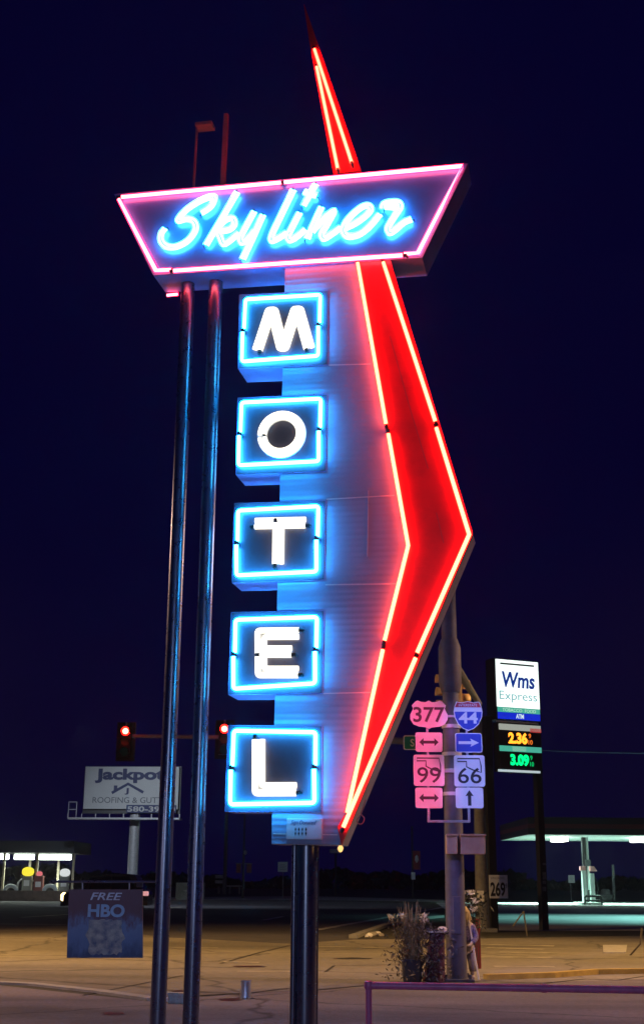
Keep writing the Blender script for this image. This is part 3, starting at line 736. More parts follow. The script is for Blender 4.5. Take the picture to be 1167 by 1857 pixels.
# 99, 66
for num, x, y, lab in (('99', 777, 1397, 'square white state outline sign reading 99, above the lower double arrow plate'), ('66', 850.5, 1398, 'square white state outline sign reading 66, above the up arrow plate')):
    w_ = h_ = sgn(57)
    r_ = sign_root('route_sign', lab, 'road sign', x, y, GR)
    MB().prism(rrect(w_, h_, .04), -.006, 0).build('plate', M['sign_white'], r_)
    pts = [Vector((p[0] * w_ * .92, p[1] * h_ + h_ * .03)) for p in OK_]
    ol = MB().ribbon([tuple(p) for p in pts], .021, -.010, -.0055, closed=True).build('state_outline', M['sign_black'], r_)
    if num == '99': text('lettering', num, -w_ * .38, w_ * .38, -h_ * .40, h_ * .10, -.0062, M['sign_black'], r_, bold=.006, th=.007)
    else: text('lettering', num, -w_ * .38, w_ * .38, -h_ * .40, h_ * .10, -.0062, M['sign_black'], r_, bold=.006, th=.007)
# arrow plates
AR2 = [(-.36, 0), (-.2, .2), (-.2, .07), (.2, .07), (.2, .2), (.36, 0), (.2, -.2), (.2, -.07), (-.2, -.07), (-.2, -.2)]
AR1 = [(-.38, .07), (.1, .07), (.06, .2), (.38, 0), (.06, -.2), (.1, -.07), (-.38, -.07)]
ARU = [(0, .36), (.15, .08), (.06, .1), (.06, -.36), (-.06, -.36), (-.06, .1), (-.15, .08)]
GA = 'arrow plates on the signal pole'
for x, y, w_, h_, P, pm, am, lab in ((777, 1346, 50, 36, AR2, 'sign_white', 'sign_black', 'white plate with a black double arrow, right below the 377 shield'),
                                     (849, 1347, 50, 36, AR1, 'sign_blue', 'sign_white', 'blue plate with a white arrow pointing right'),
                                     (777, 1447, 50, 37, AR2, 'sign_white', 'sign_black', 'white plate with a black double arrow, right below the 99 sign'),
                                     (850.5, 1447, 51, 37, ARU, 'sign_white', 'sign_black', 'white plate with a black arrow pointing up')):
    w_, h_ = sgn(w_), sgn(h_)
    r_ = sign_root('arrow_plate', lab, 'road sign', x, y, GA)
    MB().prism(rrect(w_, h_, .035), -.006, 0).build('plate', M['sign_white'] if am == 'sign_white' else M['sign_black'], r_)
    MB().prism(rrect(w_ - .03, h_ - .03, .025), -.008, -.0055).build('field', M[pm], r_)
    if pm == 'sign_white': MB().prism(rrect(w_, h_, .035), -.0075, -.0058).build('rim', M['sign_white'], r_)
    MB().prism(scale_poly(P, w_, h_ * 1.05), -.012, -.0078).build('arrow', M[am], r_)

# pedestrian signals on the near pole
def ped(xa, xb, y, lab, depth=.22):
    z0 = npx(xa, 1549); z1_ = npx(xb, 1514); wx = z1_[0] - z0[0]
    wpt = NFm.M @ Vector(((z0[0] + z1_[0]) / 2, -.2 if wx > .3 else -.28, (z0[1] + z1_[1]) / 2))
    r_ = empty('pedestrian_signal', lab, 'signal', loc=wpt, group='pedestrian signals on the near pole')
    hh = (z1_[1] - z0[1]) / 2
    MB().box(-wx / 2, wx / 2, -.1, depth - .1, -hh, hh, .02).build('housing', M['amber_house'], r_)
    MB().box(-wx / 2 - .01, wx / 2 + .01, -.15, -.09, hh - .02, hh + .008, .004).build('visor', M['amber_house'], r_)
    lt = MB()
    for k in (-1, 1): lt.box(k * wx * .30 - .012, k * wx * .30 + .012, -.106, -.1, -hh * .85, hh * .8, .002)
    lt.each('hinge', M['amber_house'], r_)
ped(834, 878, 0, 'wide tan pedestrian signal housing on the right of the near pole')
ped(808, 827, 0, 'narrow tan pedestrian signal housing on the front of the near pole')

# ------------------------------------------------------------------ far signal pole and mast arm
FP = ground(875, 1690)
FF = Frame((FP.x, FP.y, 0), 0)
DY = FP.y
fp_ = empty('signal_pole', 'grey steel signal pole with a long mast arm, right of the near pole', 'signal pole', fr=FF)
zt = FF.px(872, 1305)[1]
MB().lathe([(.24, .06), (.22, .6), (.16, zt)], seg=18).build('shaft', M['galv_dull'], fp_, smooth=True)
MB().box(-.42, .42, -.42, .42, 0, .12, .02).build('base_plate', M['galv_dull'], fp_)
az_ = FF.px(600, 1341)[1]
tipx = FF.px(238, 1334)[0]
MB().tube([(0, -.1, az_ - .15), (-4, -.15, az_), (tipx, -.2, az_ + .05)], [.13, .11, .06], 12).build('mast_arm', mat('dull arm steel', (.17, .17, .19), .7), fp_, smooth=True)
a = FF.px(870, 1625, -.26)
MB().box(a[0] - .1, a[0] + .12, -.27, -.255, a[1] - .17, a[1] + .17).build('notice', M['sign_white'], fp_)
MB().prism([(a[0] - .04, a[1] - .08), (a[0] + .06, a[1] - .08), (a[0] + .01, a[1] + .06)], -.275, -.27).build('notice_mark', M['sign_black'], fp_)
def traffic_signal(x, y, Y, lab, face_az=0, lit='red', housing='black_plastic', group='traffic signals over the crossing'):
    p = at(x, y, Y); fr = Frame(tuple(p), face_az)
    r_ = empty('traffic_signal', lab, 'traffic light', fr=fr, group=group)
    s_ = .34
    hb = MB(); hb.box(-.19, .19, -.02, .2, -.85, .19, .03); hb.build('housing', M[housing], r_)
    if housing == 'black_plastic': MB().box(-.32, .32, .19, .2, -.98, .32, .0).build('back_plate', M[housing], r_)
    for i, c in enumerate(('red', 'amber', 'green')):
        z = -i * s_
        v = MB(); ring_o, ring_i = [], []
        N = 14
        for yy in (-.02, -.24):
            ring_o.append([v.b.verts.new((.155 * math.cos(R(-20 + 220 * k / N)), yy, z + .155 * math.sin(R(-20 + 220 * k / N)))) for k in range(N + 1)])
        for k in range(N): v.b.faces.new((ring_o[0][k], ring_o[0][k + 1], ring_o[1][k + 1], ring_o[1][k]))
        sol = v.build('visor', M[housing], r_, smooth=True)
        md = sol.modifiers.new('s', 'SOLIDIFY'); md.thickness = .012
        m = lens_on if (c == lit) else lens_off[c]
        ln_ = MB().cyl((0, -.03, z), (0, -.015, z), .145, seg=20).build('lens', m, r_)
        if c == lit: MB().cyl((0, -.045, z), (0, -.031, z), .095, seg=16).build('lamp', lens_core, ln_)
    hg = MB(); hg.cyl((0, .1, .17), (0, .1, .32), .03, seg=8); hg.build('hanger', M['galv'], r_)
    return r_
lens_on = emis('lit red lens', (1, .006, .004), 12)
lens_core = emis('lit lens core', (1, .06, .03), 45)
lens_off = {'red': mat('dark red lens', (.2, .01, .01), .2), 'amber': mat('dark amber lens', (.12, .06, .01), .2), 'green': mat('dark green lens', (.01, .07, .05), .2)}
sg = traffic_signal(228, 1326, DY - .4, 'traffic light showing red at the far end of the mast arm, above the billboard')
sg2 = traffic_signal(407, 1322, DY - .4, 'traffic light showing red beside the lowest letter box')
for q in (sg, sg2):
    for ch in q.children:
        if ch.name.startswith('hanger'): pass
pl = at(228, 1326, DY - .6); point('signal_glow', pl + Vector((0, -.25, 0)), (1, .02, .01), 8, .1)
pl = at(407, 1322, DY - .6); point('signal_glow', pl + Vector((0, -.25, 0)), (1, .02, .01), 8, .1)
# tan signals around the near pole
traffic_signal(806, 1234, 33, 'tan traffic light turned left, half hidden behind the near signal pole', face_az=80, lit=None, housing='amber_house', group=None)
traffic_signal(832, 1244, 30, 'tan traffic light hung on the near mast arm, behind the 44 shield', face_az=-98, lit=None, housing='amber_house', group=None)
# street name sign
NFg = Frame(tuple(at(760, 1347, DY - .5)), 0)
r_ = empty('street_name_sign', 'green street name plate with a white border beginning with S, behind the double arrow plate', 'street sign', fr=NFg)
a, b = NFg.px(731, 1360), NFg.px(800, 1334)
MB().prism([(x + (a[0] + b[0]) / 2, z) for x, z in rrect(b[0] - a[0], b[1] - a[1], .06)], -.01, .01).build('plate', M['sign_white'], r_)
MB().prism([(x + (a[0] + b[0]) / 2, z) for x, z in rrect(b[0] - a[0] - .07, b[1] - a[1] - .07, .05)], -.013, -.0095).build('field', M['sign_green'], r_)
c_, d_ = NFg.px(743.5, 1354), NFg.px(750.5, 1340); text('lettering', 'S', c_[0], d_[0], c_[1], d_[1], -.013, M['sign_white'], r_, bold=.02)

# ------------------------------------------------------------------ pylon price sign of the station
b0 = ground(897, 1688); b1 = ground(984, 1685)
PAZ = -24
PF = Frame((b0.x, b0.y, 0), PAZ)
py = empty('pylon_sign', 'tall lit shop sign on two dark posts showing fuel prices 2.36 and 3.09', 'pylon sign', fr=PF)
xr_ = PF.px(985, 1600)[0]
MB().box(-.15, .13, -.02, .24, 0, PF.px(900, 1300)[1]).build('post', M['bronze'], py)
MB().box(xr_ - .12, xr_ + .12, -.02, .22, 0, PF.px(985, 1300)[1]).build('post', M['bronze'], py)
def pr(x0, y0, x1, y1, off=-.3):               # upright rectangle from two photo pixels
    a, b = PF.px(x0, y1, off), PF.px(x1, y0, off); return a[0], b[0], a[1], b[1]
x0, x1, _, _ = pr(901, 1200, 974, 1300)
zt_ = PF.px(901, 1195, -.3)[1]; zb_ = PF.px(903, 1303, -.3)[1]
MB().box(x0 - .05, x1 + .05, -.29, .3, zb_ - .02, zt_ + .04, .02).build('cabinet', M['bronze'], py)
H = zt_ - zb_; Wd = x1 - x0
def zf_(t): return zt_ - H * t
lit = emis('lit white panel', (.88, 1.0, .95), 1.5); lit_t = emis('lit teal strip', (.12, .75, .55), .55); lit_b = emis('lit blue strip', (.01, .03, .75), .8)
MB().box(x0, x1, -.31, -.29, zf_(.80), zf_(0), .008).build('lit_panel', lit, py)
MB().box(x0 + .02, x1, -.309, -.29, zf_(.885), zf_(.803)).build('lit_strip', lit_t, py)
MB().box(x0 + .02, x1, -.309, -.29, zf_(1.0), zf_(.888)).build('lit_strip', lit_b, py)
navy = emis('backlit navy film', (.008, .05, .42), .6); tealf = emis('backlit teal film', (.22, .55, .58), .8); tealp = emis('pale teal lettering', (.6, 1, .8), .8)
text('lettering', 'Wms', x0 + Wd * .13, x0 + Wd * .90, zf_(.47), zf_(.20), -.31, navy, py, bold=.028, shear=.12)
text('lettering', 'Express', x0 + Wd * .06, x0 + Wd * .94, zf_(.72), zf_(.53), -.31, tealf, py)
MB().box(x0 + Wd * .1, x1 - Wd * .1, -.316, -.31, zf_(.085), zf_(.055)).build('header_strip', mat('faded green film', (.3, .6, .5), .5), py)
text('lettering', 'TOBACCO  FOOD', x0 + Wd * .12, x1 - Wd * .1, zf_(.872), zf_(.82), -.309, tealp, py)
text('lettering', 'ATM', x0 + Wd * .43, x0 + Wd * .61, zf_(.98), zf_(.905), -.309, emis('lit white lettering', (.8, 1, 1), .9), py, bold=.02)
def strip(t0, t1, m, nm, a=0.03, b=1.0): return MB().box(x0 + Wd * a, x0 + Wd * b, -.305, -.27, zf_(t1), zf_(t0)).build(nm, m, py)
MB().box(x0 - .04, x1 - Wd * .06, -.33, -.27, zf_(1.055), zf_(1.03)).build('ledge', mat('pale ledge', (.6, .62, .62), .5), py)
MB().box(x0 + Wd * .03, x1 + .02, -.29, .1, zf_(1.86), zf_(1.05)).build('price_cabinet', M['bronze'], py)
strip(1.08, 1.18, emis('dim lit strip', (.75, .8, .7), .45), 'lit_strip')
strip(1.13, 1.195, emis('dim red strip', (.8, .08, .08), .5), 'lit_strip', .75, 1.01)
strip(1.44, 1.53, lit_t, 'lit_strip'); strip(1.445, 1.525, emis('pale strip', (.4, .9, .65), .6), 'lit_strip', .32, .64)
orange = emis('orange digits', (1, .30, .02), 2.6); green = emis('green digits', (.0, 1, .22), 1.7)
text('price_digits', '2.36', x0 + Wd * .24, x0 + Wd * .68, zf_(1.40), zf_(1.21), -.29, orange, py, bold=.05)
text('price_digits', '9\n10', x0 + Wd * .70, x0 + Wd * .80, zf_(1.40), zf_(1.22), -.29, emis('dim orange digits', (1, .2, .02), 1.0), py, bold=.02)
text('price_digits', '3.09', x0 + Wd * .27, x0 + Wd * .70, zf_(1.76), zf_(1.57), -.29, green, py, bold=.05)
text('price_digits', '9\n10', x0 + Wd * .72, x0 + Wd * .81, zf_(1.76), zf_(1.58), -.29, emis('dim green digits', (0, .8, .2), .7), py, bold=.02)
MB().box(x0 - .03, x1 - Wd * .06, -.33, -.27, zf_(1.865), zf_(1.83)).build('ledge', emis('lit ledge tube', (.8, .95, 1), .6), py)
# small price board on the left post
BF = Frame((b0.x, b0.y, 0), -10)
pbx = empty('price_board', 'small white board reading 269 fixed to the left dark post', 'price sign', fr=BF)
a, b = BF.px(887, 1629, -.3), BF.px(919, 1587, -.3)
MB().box(a[0], b[0], -.31, -.27, a[1], b[1], .01).build('board', mat('price board face', (.7, .74, .76), .5), pbx)
h_ = b[1] - a[1]; w_ = b[0] - a[0]
text('lettering', '269', a[0] + w_ * .05, a[0] + w_ * .86, a[1] + h_ * .08, a[1] + h_ * .70, -.311, M['sign_black'], pbx, bold=.03)
text('lettering', '9', a[0] + w_ * .87, a[0] + w_ * .96, a[1] + h_ * .42, a[1] + h_ * .64, -.311, M['sign_black'], pbx)
text('lettering', 'UNLEADED', a[0] + w_ * .1, a[0] + w_ * .85, a[1] + h_ * .82, a[1] + h_ * .92, -.311, mat('grey lettering', (.25, .27, .28), .5), pbx)
# worn stickers on the right post
for i, (y, hh) in enumerate(((1567, 2), (1588, 7), (1600, 3), (1612, 4))):
    a = PF.px(986, y, -.02)
    MB().box(a[0] - .07, a[0] + .07, -.024, -.02, a[1] - hh * .018, a[1] + hh * .018).build('sticker', mat('sticker', (.22, .24, .24), .6, noise=.6, scale=8), py)

# ------------------------------------------------------------------ petrol station canopy on the right
GD = ground(1063, 1640).y
GF = Frame((ground(1063, 1640).x, GD, 0), 0)
gc = empty('station_canopy', 'wide flat petrol station canopy with a red stripe and teal lit soffit', 'canopy', fr=GF)
GAZ = 0
a = GF.px(957, 1511, -5); c = GF.px(1300, 1518, -5)
zs = GF.px(1000, 1513, -5)[1]
xl = a[0]
dk = mat('dark fascia', (.030, .026, .032), .5); dkr = mat('red fascia stripe', (.16, .025, .03), .5)
zf1 = GF.px(1000, 1482, -5)[1]
soff = mat('white soffit', (.75, .78, .76), .5)
cano = MB(); cano.box(xl, xl + 22, -5, 9, zs, zf1); cano.build('roof', dk, gc)
MB().box(xl + .02, xl + 21.9, -4.95, 8.95, zs - .03, zs + .01).build('soffit', soff, gc)
z_a, z_b = GF.px(1000, 1502, -5)[1], GF.px(1000, 1494, -5)[1]
MB().box(xl - .015, xl + 22.015, -5.015, 9.015, z_a, z_b).build('fascia_stripe', dkr, gc)
col = MB(); col.box(-.15, .11, -.2, .2, .0, zs - .03); col.build('column', dk, gc)
MB().box(.115, .30, -.15, .25, 1.0, zs - .03).build('column', mat('pale column side', (.4, .45, .45), .5), gc)
for x, y in ((1013, 1521), (1158, 1521)):
    q = GF.px(x, y, 0)
    lo_ = MB(); lo_.box(q[0] - .5, q[0] + .5, -.9, .9, zs - .34, zs - .04, .08); lo_.build('canopy_lamp', emis('canopy lamp', (.95, 1, .85), 14), gc)
tz = (.50, 1, .82)
for dx in (-3.5, 0.5, 6, 12):
    l = bpy.data.lights.new('canopy_light', 'AREA'); l.energy = 1700; l.color = tz; l.size = 3; l.spread = R(110)
    o = bpy.data.objects.new('canopy_light', l); C.objects.link(o); o.location = GF.M @ Vector((dx + .5, 1.5, zs - .45))
l = bpy.data.lights.new('canopy_bounce', 'AREA'); l.energy = 0
# pump island in front of the column
M['teal_white'] = mat('pump white', (.7, .74, .72), .4)
pm = empty('fuel_pump', 'white fuel pump with a red topper at the canopy column', 'fuel pump', loc=GF.M @ Vector((0, -.9, .16)))
MB().box(-.44, -.17, -.25, .25, 0, 2.2, .03).build('cabinet', M['teal_white'], pm); MB().box(.13, .42, -.25, .25, 0, 2.0, .03).build('cabinet', M['teal_white'], pm)
MB().box(-.55, -.20, -.3, .3, 2.2, 2.5, .02).build('topper', mat('pink topper', (.75, .35, .35), .5), pm)
MB().prism([(.15, 2.15), (.66, 2.15), (.4, 2.5), (.15, 2.5)], -.3, .3).build('topper', mat('pink topper side', (.75, .35, .35), .5), pm)
MB().box(-.22, .20, -.32, -.2, 2.5, 2.95, .03).build('card_reader', M['galv_dull'], pm)
MB().tube([tuple(v) for v in smooth_path([Vector(p) for p in ((.42, -.2, 1.7), (.6, -.2, 1.4), (.62, -.2, .8), (.5, -.2, .4), (.43, -.2, .6))], 4)], .025, 6).build('hose', M['black_plastic'], pm)
isl = MB(); isl.box(-.75, .75, -1.6, 1.6, 0, .14, .04); o = isl.build('pump_island', M['concrete']); o.location = GF.M @ Vector((0, -.4, 0)); tag(o, 'raised concrete island under the white fuel pump', 'island')
bl_ = MB(); bl_.tube([tuple(v) for v in ((-.6, 0, 0), (-.6, 0, .5), (-.5, 0, .6), (.5, 0, .6), (.6, 0, .5), (.6, 0, 0))], .07, 10)
bl_.tube([(-.6, 0, .3), (.6, 0, .3)], .06, 10)
o = bl_.build('guard_rail', M['bronze'], smooth=True); o.location = GF.M @ Vector((0, -2.3, 0)); tag(o, 'dark hooped guard in front of the fuel pump', 'guard')
# white notice on a thin post and small clutter at the forecourt edge
def post_sign(x, yb, y0, y1, wpx, lab, plate='sign_white', lines=True, group=None):
    p = ground(x, yb); fr = Frame((p.x, p.y, 0), 0)
    r_ = empty('post_sign', lab, 'sign', fr=fr, group=group)
    a, b = fr.px(x - wpx / 2, y1), fr.px(x + wpx / 2, y0)
    MB().cyl((0, 0, 0), (0, 0, b[1] - .1), .05, seg=8).build('post', M['galv_dull'], r_)
    MB().box(a[0], b[0], -.07, -.05, a[1], b[1], .01).build('plate', M[plate], r_)
    if lines:
        ln = MB(); h = b[1] - a[1]; wd = b[0] - a[0]
        for k in range(4): ln.box(a[0] + wd * .18, b[0] - wd * (.18 + .1 * (k % 2)), -.074, -.07, a[1] + h * (.2 + .17 * k), a[1] + h * (.27 + .17 * k))
        ln.build('print', mat('faint print', (.45, .46, .47), .6), r_)
    return r_
post_sign(1035, 1633, 1587, 1601, 11, 'small white notice on a thin post left of the fuel pump')
post_sign(512.5, 1627, 1563, 1581, 18, 'white square notice on a thin post near the tower foot')
p = ground(1098, 1634)
r_ = empty('tyre_stack', 'low dark stack with a stick at the forecourt edge right of the pump', 'clutter', loc=p)
MB().lathe([(.5, 0), (.6, .1), (.6, .5), (.45, .6), (.4, .9), (.2, 1.0)], seg=12).build('stack', M['galv_dull'], r_, smooth=True)
MB().cyl((.7, 0, 0), (.75, 0, 3.0), .12, seg=8).build('stick', M['galv_dull'], r_)

# ------------------------------------------------------------------ vintage filling station on the left
LY = 95.0
lp = at(60, 1628, LY)
VF = Frame((lp.x, lp.y, 0), 0)
vs = empty('station_shelter', 'open shelter with bright fluorescent tubes under its dark flat roof', 'shelter', fr=VF)
zr0 = VF.px(60, 1549)[1]
a = VF.px(-260, 1549); b = VF.px(143, 1551)
MB().box(a[0], b[0], -2.0, 5, zr0 + .05, zr0 + .9).build('roof', mat('shelter roof', (.05, .055, .06), .6), vs)
beige = mat('beige post', (.32, .28, .2), .6)
for x, off in ((7, -1), (54, 2), (67, -1.5), (106, 1.5), (133, -1), (-60, -1), (-130, -1)):
    q = VF.px(x, 1580, off); MB().box(q[0] - .08, q[0] + .08, off - .08, off + .08, 0, zr0 + .05).build('post', beige, vs)
for x0_, x1_ in ((-60, 17), (28, 63), (72, 130), (-170, -70)):
    a, b = VF.px(x0_, 1553, -.5), VF.px(x1_, 1553, -.5)
    MB().box(a[0], b[0], -.9, -.4, zr0 - .40, zr0 - .02, .08).build('fluorescent_tube', emis('fluorescent', (.88, 1, .86), 9), vs)
    l = bpy.data.lights.new('tube_light', 'AREA'); l.shape = 'RECTANGLE'; l.size = b[0] - a[0]; l.size_y = .4; l.energy = 220; l.color = (.85, 1, .82)
    o = bpy.data.objects.new('tube_light', l); C.objects.link(o); o.location = VF.M @ Vector(((a[0] + b[0]) / 2, -.5, zr0 - .5))
a, b = VF.px(-300, 1630, -3), VF.px(122, 1615, -3)
MB().box(a[0], b[0], -3, -2.7, 0, b[1] - .02).build('low_wall', mat('brown stone wall', (.24, .17, .12), .8, noise=.5, scale=2), vs)
def old_pump(x, gy, gw, globe, lab, body, y_top=1593):
    off = -1.8; q = VF.px(x, 1600, off); wpt = VF.M @ Vector((q[0], off, 0))
    r_ = empty('vintage_pump', lab, 'fuel pump', loc=wpt, group='vintage fuel pumps under the shelter')
    zg = VF.px(x, gy, off)[1]; rg_ = gw / 2 * (LY + off) / 2300
    MB().box(-.33, .33, -.25, .25, 0, zg - rg_ * .75, .06).build('body', body, r_)
    MB().lathe([(rg_ * .35, -rg_ * .75), (rg_ * .8, -rg_ * .6), (rg_, -.1), (rg_ * .95, rg_ * .3), (rg_ * .55, rg_ * .6), (rg_ * .15, rg_ * .68)], (0, 0, zg), 14).build('globe', globe, r_, smooth=True)
    MB().box(-.2, .2, -.27, -.25, zg * .5, zg * .7).build('dial', M['sign_white'], r_)
    MB().tube([tuple(v) for v in smooth_path([Vector(p) for p in ((-.34, -.1, zg * .75), (-.62, -.1, zg * .6), (-.6, -.1, zg * .3), (-.36, -.1, zg * .25))], 4)], .05, 6).build('hose', M['galv'], r_)
greyb = mat('grey pump body', (.25, .25, .22), .5); redb = mat('red pump body', (.25, .07, .06), .5)
old_pump(50, 1580, 22, emis('yellow globe', (1, .85, .05), 1.0), 'vintage fuel pump with a glowing yellow globe', greyb)
old_pump(71, 1584, 11, emis('red globe', (1, .22, .25), .7), 'vintage fuel pump with a small red globe', redb)
old_pump(117, 1582, 19, emis('white globe', (.9, .95, .95), .75), 'vintage fuel pump with a white globe', greyb)
for x, lab in ((20, 'white half tyre planter left of the yellow globe pump'), (91, 'white half tyre planter left of the white globe pump')):
    q = VF.px(x, 1612, -2.85); wz = VF.px(x, 1615, -2.85)[1]
    t = MB(); pts = [(.42 * math.cos(R(a)), 0, .36 * math.sin(R(a))) for a in range(0, 181, 20)]
    t.tube(pts, .14, 8)
    o = t.build('tyre_planter', mat('white painted rubber', (.65, .7, .68), .6), smooth=True); o.location = VF.M @ Vector((q[0], -2.85, wz - .03))
    tag(o, lab, 'planter', 'white half tyres on the low wall')

# ------------------------------------------------------------------ billboard
BDY = 88.0
bf = Frame((at(237, 1600, BDY).x, BDY, 0), 3)
bi = empty('billboard', 'grey billboard on a single round column advertising roofing and gutters', 'billboard', fr=bf)
bwm = mat('billboard vinyl', (.50, .51, .50), .6, noise=.08, scale=.5); dkb = mat('navy print', (.02, .03, .11), .6); gyb = mat('grey print', (.10, .11, .13), .6)
a, b = bf.px(152, 1467), bf.px(326, 1391)
MB().box(a[0], b[0], -.15, .15, a[1], b[1], .02).build('panel', bwm, bi)
MB().box(a[0] - .1, b[0] + .1, .16, .4, a[1] - .3, b[1] + .05).build('panel_frame', M['dark_metal'], bi)
zc = bf.px(230, 1484)[1]
cw = MB(); c0, c1 = bf.px(130, 1484)[0], bf.px(330, 1484)[0]
cw.box(c0, c1, -1.1, .2, zc - .12, zc)
for x in [c0 + (c1 - c0) * k / 8 for k in range(9)]: cw.box(x - .03, x + .03, -1.1, -1.04, zc, zc + .25)
cw.build('catwalk', M['galv'], bi)
gt = MB()
for dx in (0, .55): 
    gt.box(c0 + dx, c0 + dx + .05, -1.1, -1.05, zc, zc + 1.05)
for dz in (.5, 1.0): gt.box(c0, c0 + .6, -1.1, -1.05, zc + dz, zc + dz + .05)
gt.build('ladder_cage', M['galv'], bi)
MB().cyl((0, .5, 0), (0, .5, zc + .3), .36, seg=18).build('column', M['galv'], bi, smooth=True)
a, b = bf.px(172, 1420, -.15), bf.px(300, 1394, -.15)
text('lettering', 'Jackpot', a[0], b[0], a[1], b[1], -.151, dkb, bi, bold=.045, th=.02)
rf = [bf.px(*p, -.15) for p in ((203, 1438), (232.5, 1421.5), (260, 1437))]
MB().ribbon(rf, .19, -.165, -.151).build('roof_mark', dkb, bi)
a = bf.px(209, 1434, -.15); MB().box(a[0] - .1, a[0] + .14, -.17, -.151, a[1], a[1] + .36).build('roof_mark', dkb, bi)
a, b = bf.px(226, 1441, -.15), bf.px(234, 1429, -.15); text('lettering', 'J', a[0], b[0], a[1], b[1], -.151, dkb, bi, bold=.03, th=.02)
a, b = bf.px(168, 1456, -.15), bf.px(318, 1446, -.15); text('lettering', 'ROOFING & GUTTERS', a[0], b[0], a[1], b[1], -.151, gyb, bi, th=.02)
a, b = bf.px(229, 1474, -.16), bf.px(320, 1460, -.16); MB().box(a[0], b[0], -.2, -.152, a[1], b[1]).build('phone_strip', dkb, bi)
a, b = bf.px(231, 1472, -.2), bf.px(318, 1462.5, -.2); text('lettering', '580-399-0', a[0], b[0], a[1], b[1], -.201, mat('pale print', (.5, .5, .48), .6), bi, bold=.02, th=.02)

# ------------------------------------------------------------------ dark vehicle behind the hanging board
CYd = 58.0
cfm = Frame((at(196, 1640, CYd).x, CYd, 0), 0)
car = empty('parked_car', 'dark off road car with lit headlamp, half hidden behind the hanging board', 'car', fr=cfm)
cpx = lambda x, z: (cfm.px(x, 1640)[0], z)
xl, xr = cfm.px(121, 1640)[0], cfm.px(272, 1640)[0]
L_ = xr - xl
prof = [(0, .45), (0, .85), (.03, .98), (.22, 1.06), (.31, 1.62), (.36, 1.74), (.76, 1.78), (.84, 1.72), (.93, 1.12), (.985, 1.05), (1, .9), (1, .45)]
cm = mat('dark car paint', (.008, .008, .014), .25, coat=.7)
MB().prism([(xl + u * L_, z) for u, z in prof], -.85, .85).build('body', cm, car)
gl = mat('car glass', (.01, .012, .02), .08)
MB().prism([(xl + u * L_, z) for u, z in ((.30, 1.1), (.345, 1.6), (.55, 1.66), (.55, 1.1))], -.865, -.845).build('window', gl, car)
MB().prism([(xl + u * L_, z) for u, z in ((.57, 1.1), (.57, 1.66), (.77, 1.66), (.86, 1.12))], -.865, -.845).build('window', gl, car)
for u in (.2, .8):
    for yy in (-.87, .62):
        wc = (xl + u * L_, yy, .36)
        wl = MB().cyl((wc[0], yy, .36), (wc[0], yy + .25, .36), .36, seg=20).build('wheel', M['black_plastic'], car)
        MB().cyl((wc[0], yy - .012, .36), (wc[0], yy + .01, .36), .2, seg=14).build('rim', M['galv_dull'], wl)
MB().lathe([(.02, -.2), (.14, -.12), (.15, .1), (.05, .2)], (xl + .0, -.7, .78), 10).build('headlight', emis('warm headlight', (1, .75, .35), 4), car, smooth=True)
MB().lathe([(.02, -.2), (.12, -.12), (.12, .1), (.05, .2)], (xl + .0, .7, .78), 10).build('headlight', emis('warm headlight', (1, .75, .35), 4), car, smooth=True)
MB().box(xr - .30, xr + .02, -.88, -.70, .86, 1.05, .03).build('tail_light', emis('tail light', (1, .45, .45), .7), car)
MB().box(xl - .12, xl + .1, -.8, .8, .4, .62, .03).build('bumper', M['dark_metal'], car)
MB().box(xr - .5, xr - .22, -1.05, -.86, 1.22, 1.42, .03).build('mirror', M['galv'], car)

# ------------------------------------------------------------------ far street furniture in the middle
def far(x, yb): p = ground(x, yb); return Frame((p.x, p.y, 0), 0)
f_ = far(344, 1631); cbn = empty('utility_cabinet', 'low grey utility cabinet seen between the left sign poles', 'cabinet', fr=f_)
a, b = f_.px(319, 1631), f_.px(371, 1601)
MB().box(a[0], b[0], -.3, .6, 0, b[1], .04).build('body', M['galv_dull'], cbn)
MB().box((a[0] + b[0]) / 2 - .5, (a[0] + b[0]) / 2 + .1, -.36, -.3, b[1] * .48, b[1] * .56).build('handle', M['galv'], cbn)
f_ = far(407, 1622); up_ = empty('utility_pole', 'faint tall wooden utility pole by the bench', 'utility pole', fr=f_)
MB().lathe([(.22, 0), (.15, f_.px(405, 1330)[1])], seg=12).build('shaft', M['galv_dull'], up_, smooth=True)
f_ = far(425, 1621); bn = empty('park_bench', 'plain bench with backrest by the utility pole across the road', 'bench', fr=f_)
a, b = f_.px(389, 1609), f_.px(440, 1607); sz = .9
MB().box(a[0] + 1.0, b[0], -.3, .5, sz - .12, sz).build('seat', M['galv'], bn)
for x in (.15, .55, .88):
    xx = a[0] + (b[0] - a[0]) * x; MB().box(xx - .1, xx + .1, -.2, .4, 0, sz - .12).build('leg', M['galv_dull'], bn)
bk = MB()
for z in (1.1, 1.65): bk.box(a[0], a[0] + 1.2, .4, .5, z, z + .35)
bk.box(a[0] + 1.0, a[0] + 1.2, .5, .6, 0, 2.0); bk.build('backrest', M['galv'], bn)
f_ = far(440, 1629); bp_ = empty('banner_post', 'lamp post with two small maroon banners across the road', 'banner post', fr=f_)
MB().cyl((0, 0, 0), (0, 0, f_.px(444, 1440)[1]), .09, seg=10).build('shaft', M['dark_metal'], bp_)
mar = mat('maroon banner', (.22, .06, .07), .7, noise=.5, scale=1.5)
for x0_, x1_ in ((428, 437), (447, 456)):
    a, b = f_.px(x0_, 1583), f_.px(x1_, 1567); MB().box(a[0], b[0], -.02, .02, a[1], b[1]).build('banner', mar, bp_)
a, b = f_.px(427, 1567), f_.px(458, 1566); MB().box(a[0], b[0], -.04, .04, a[1], a[1] + .08).build('crossbar', M['galv_dull'], bp_)
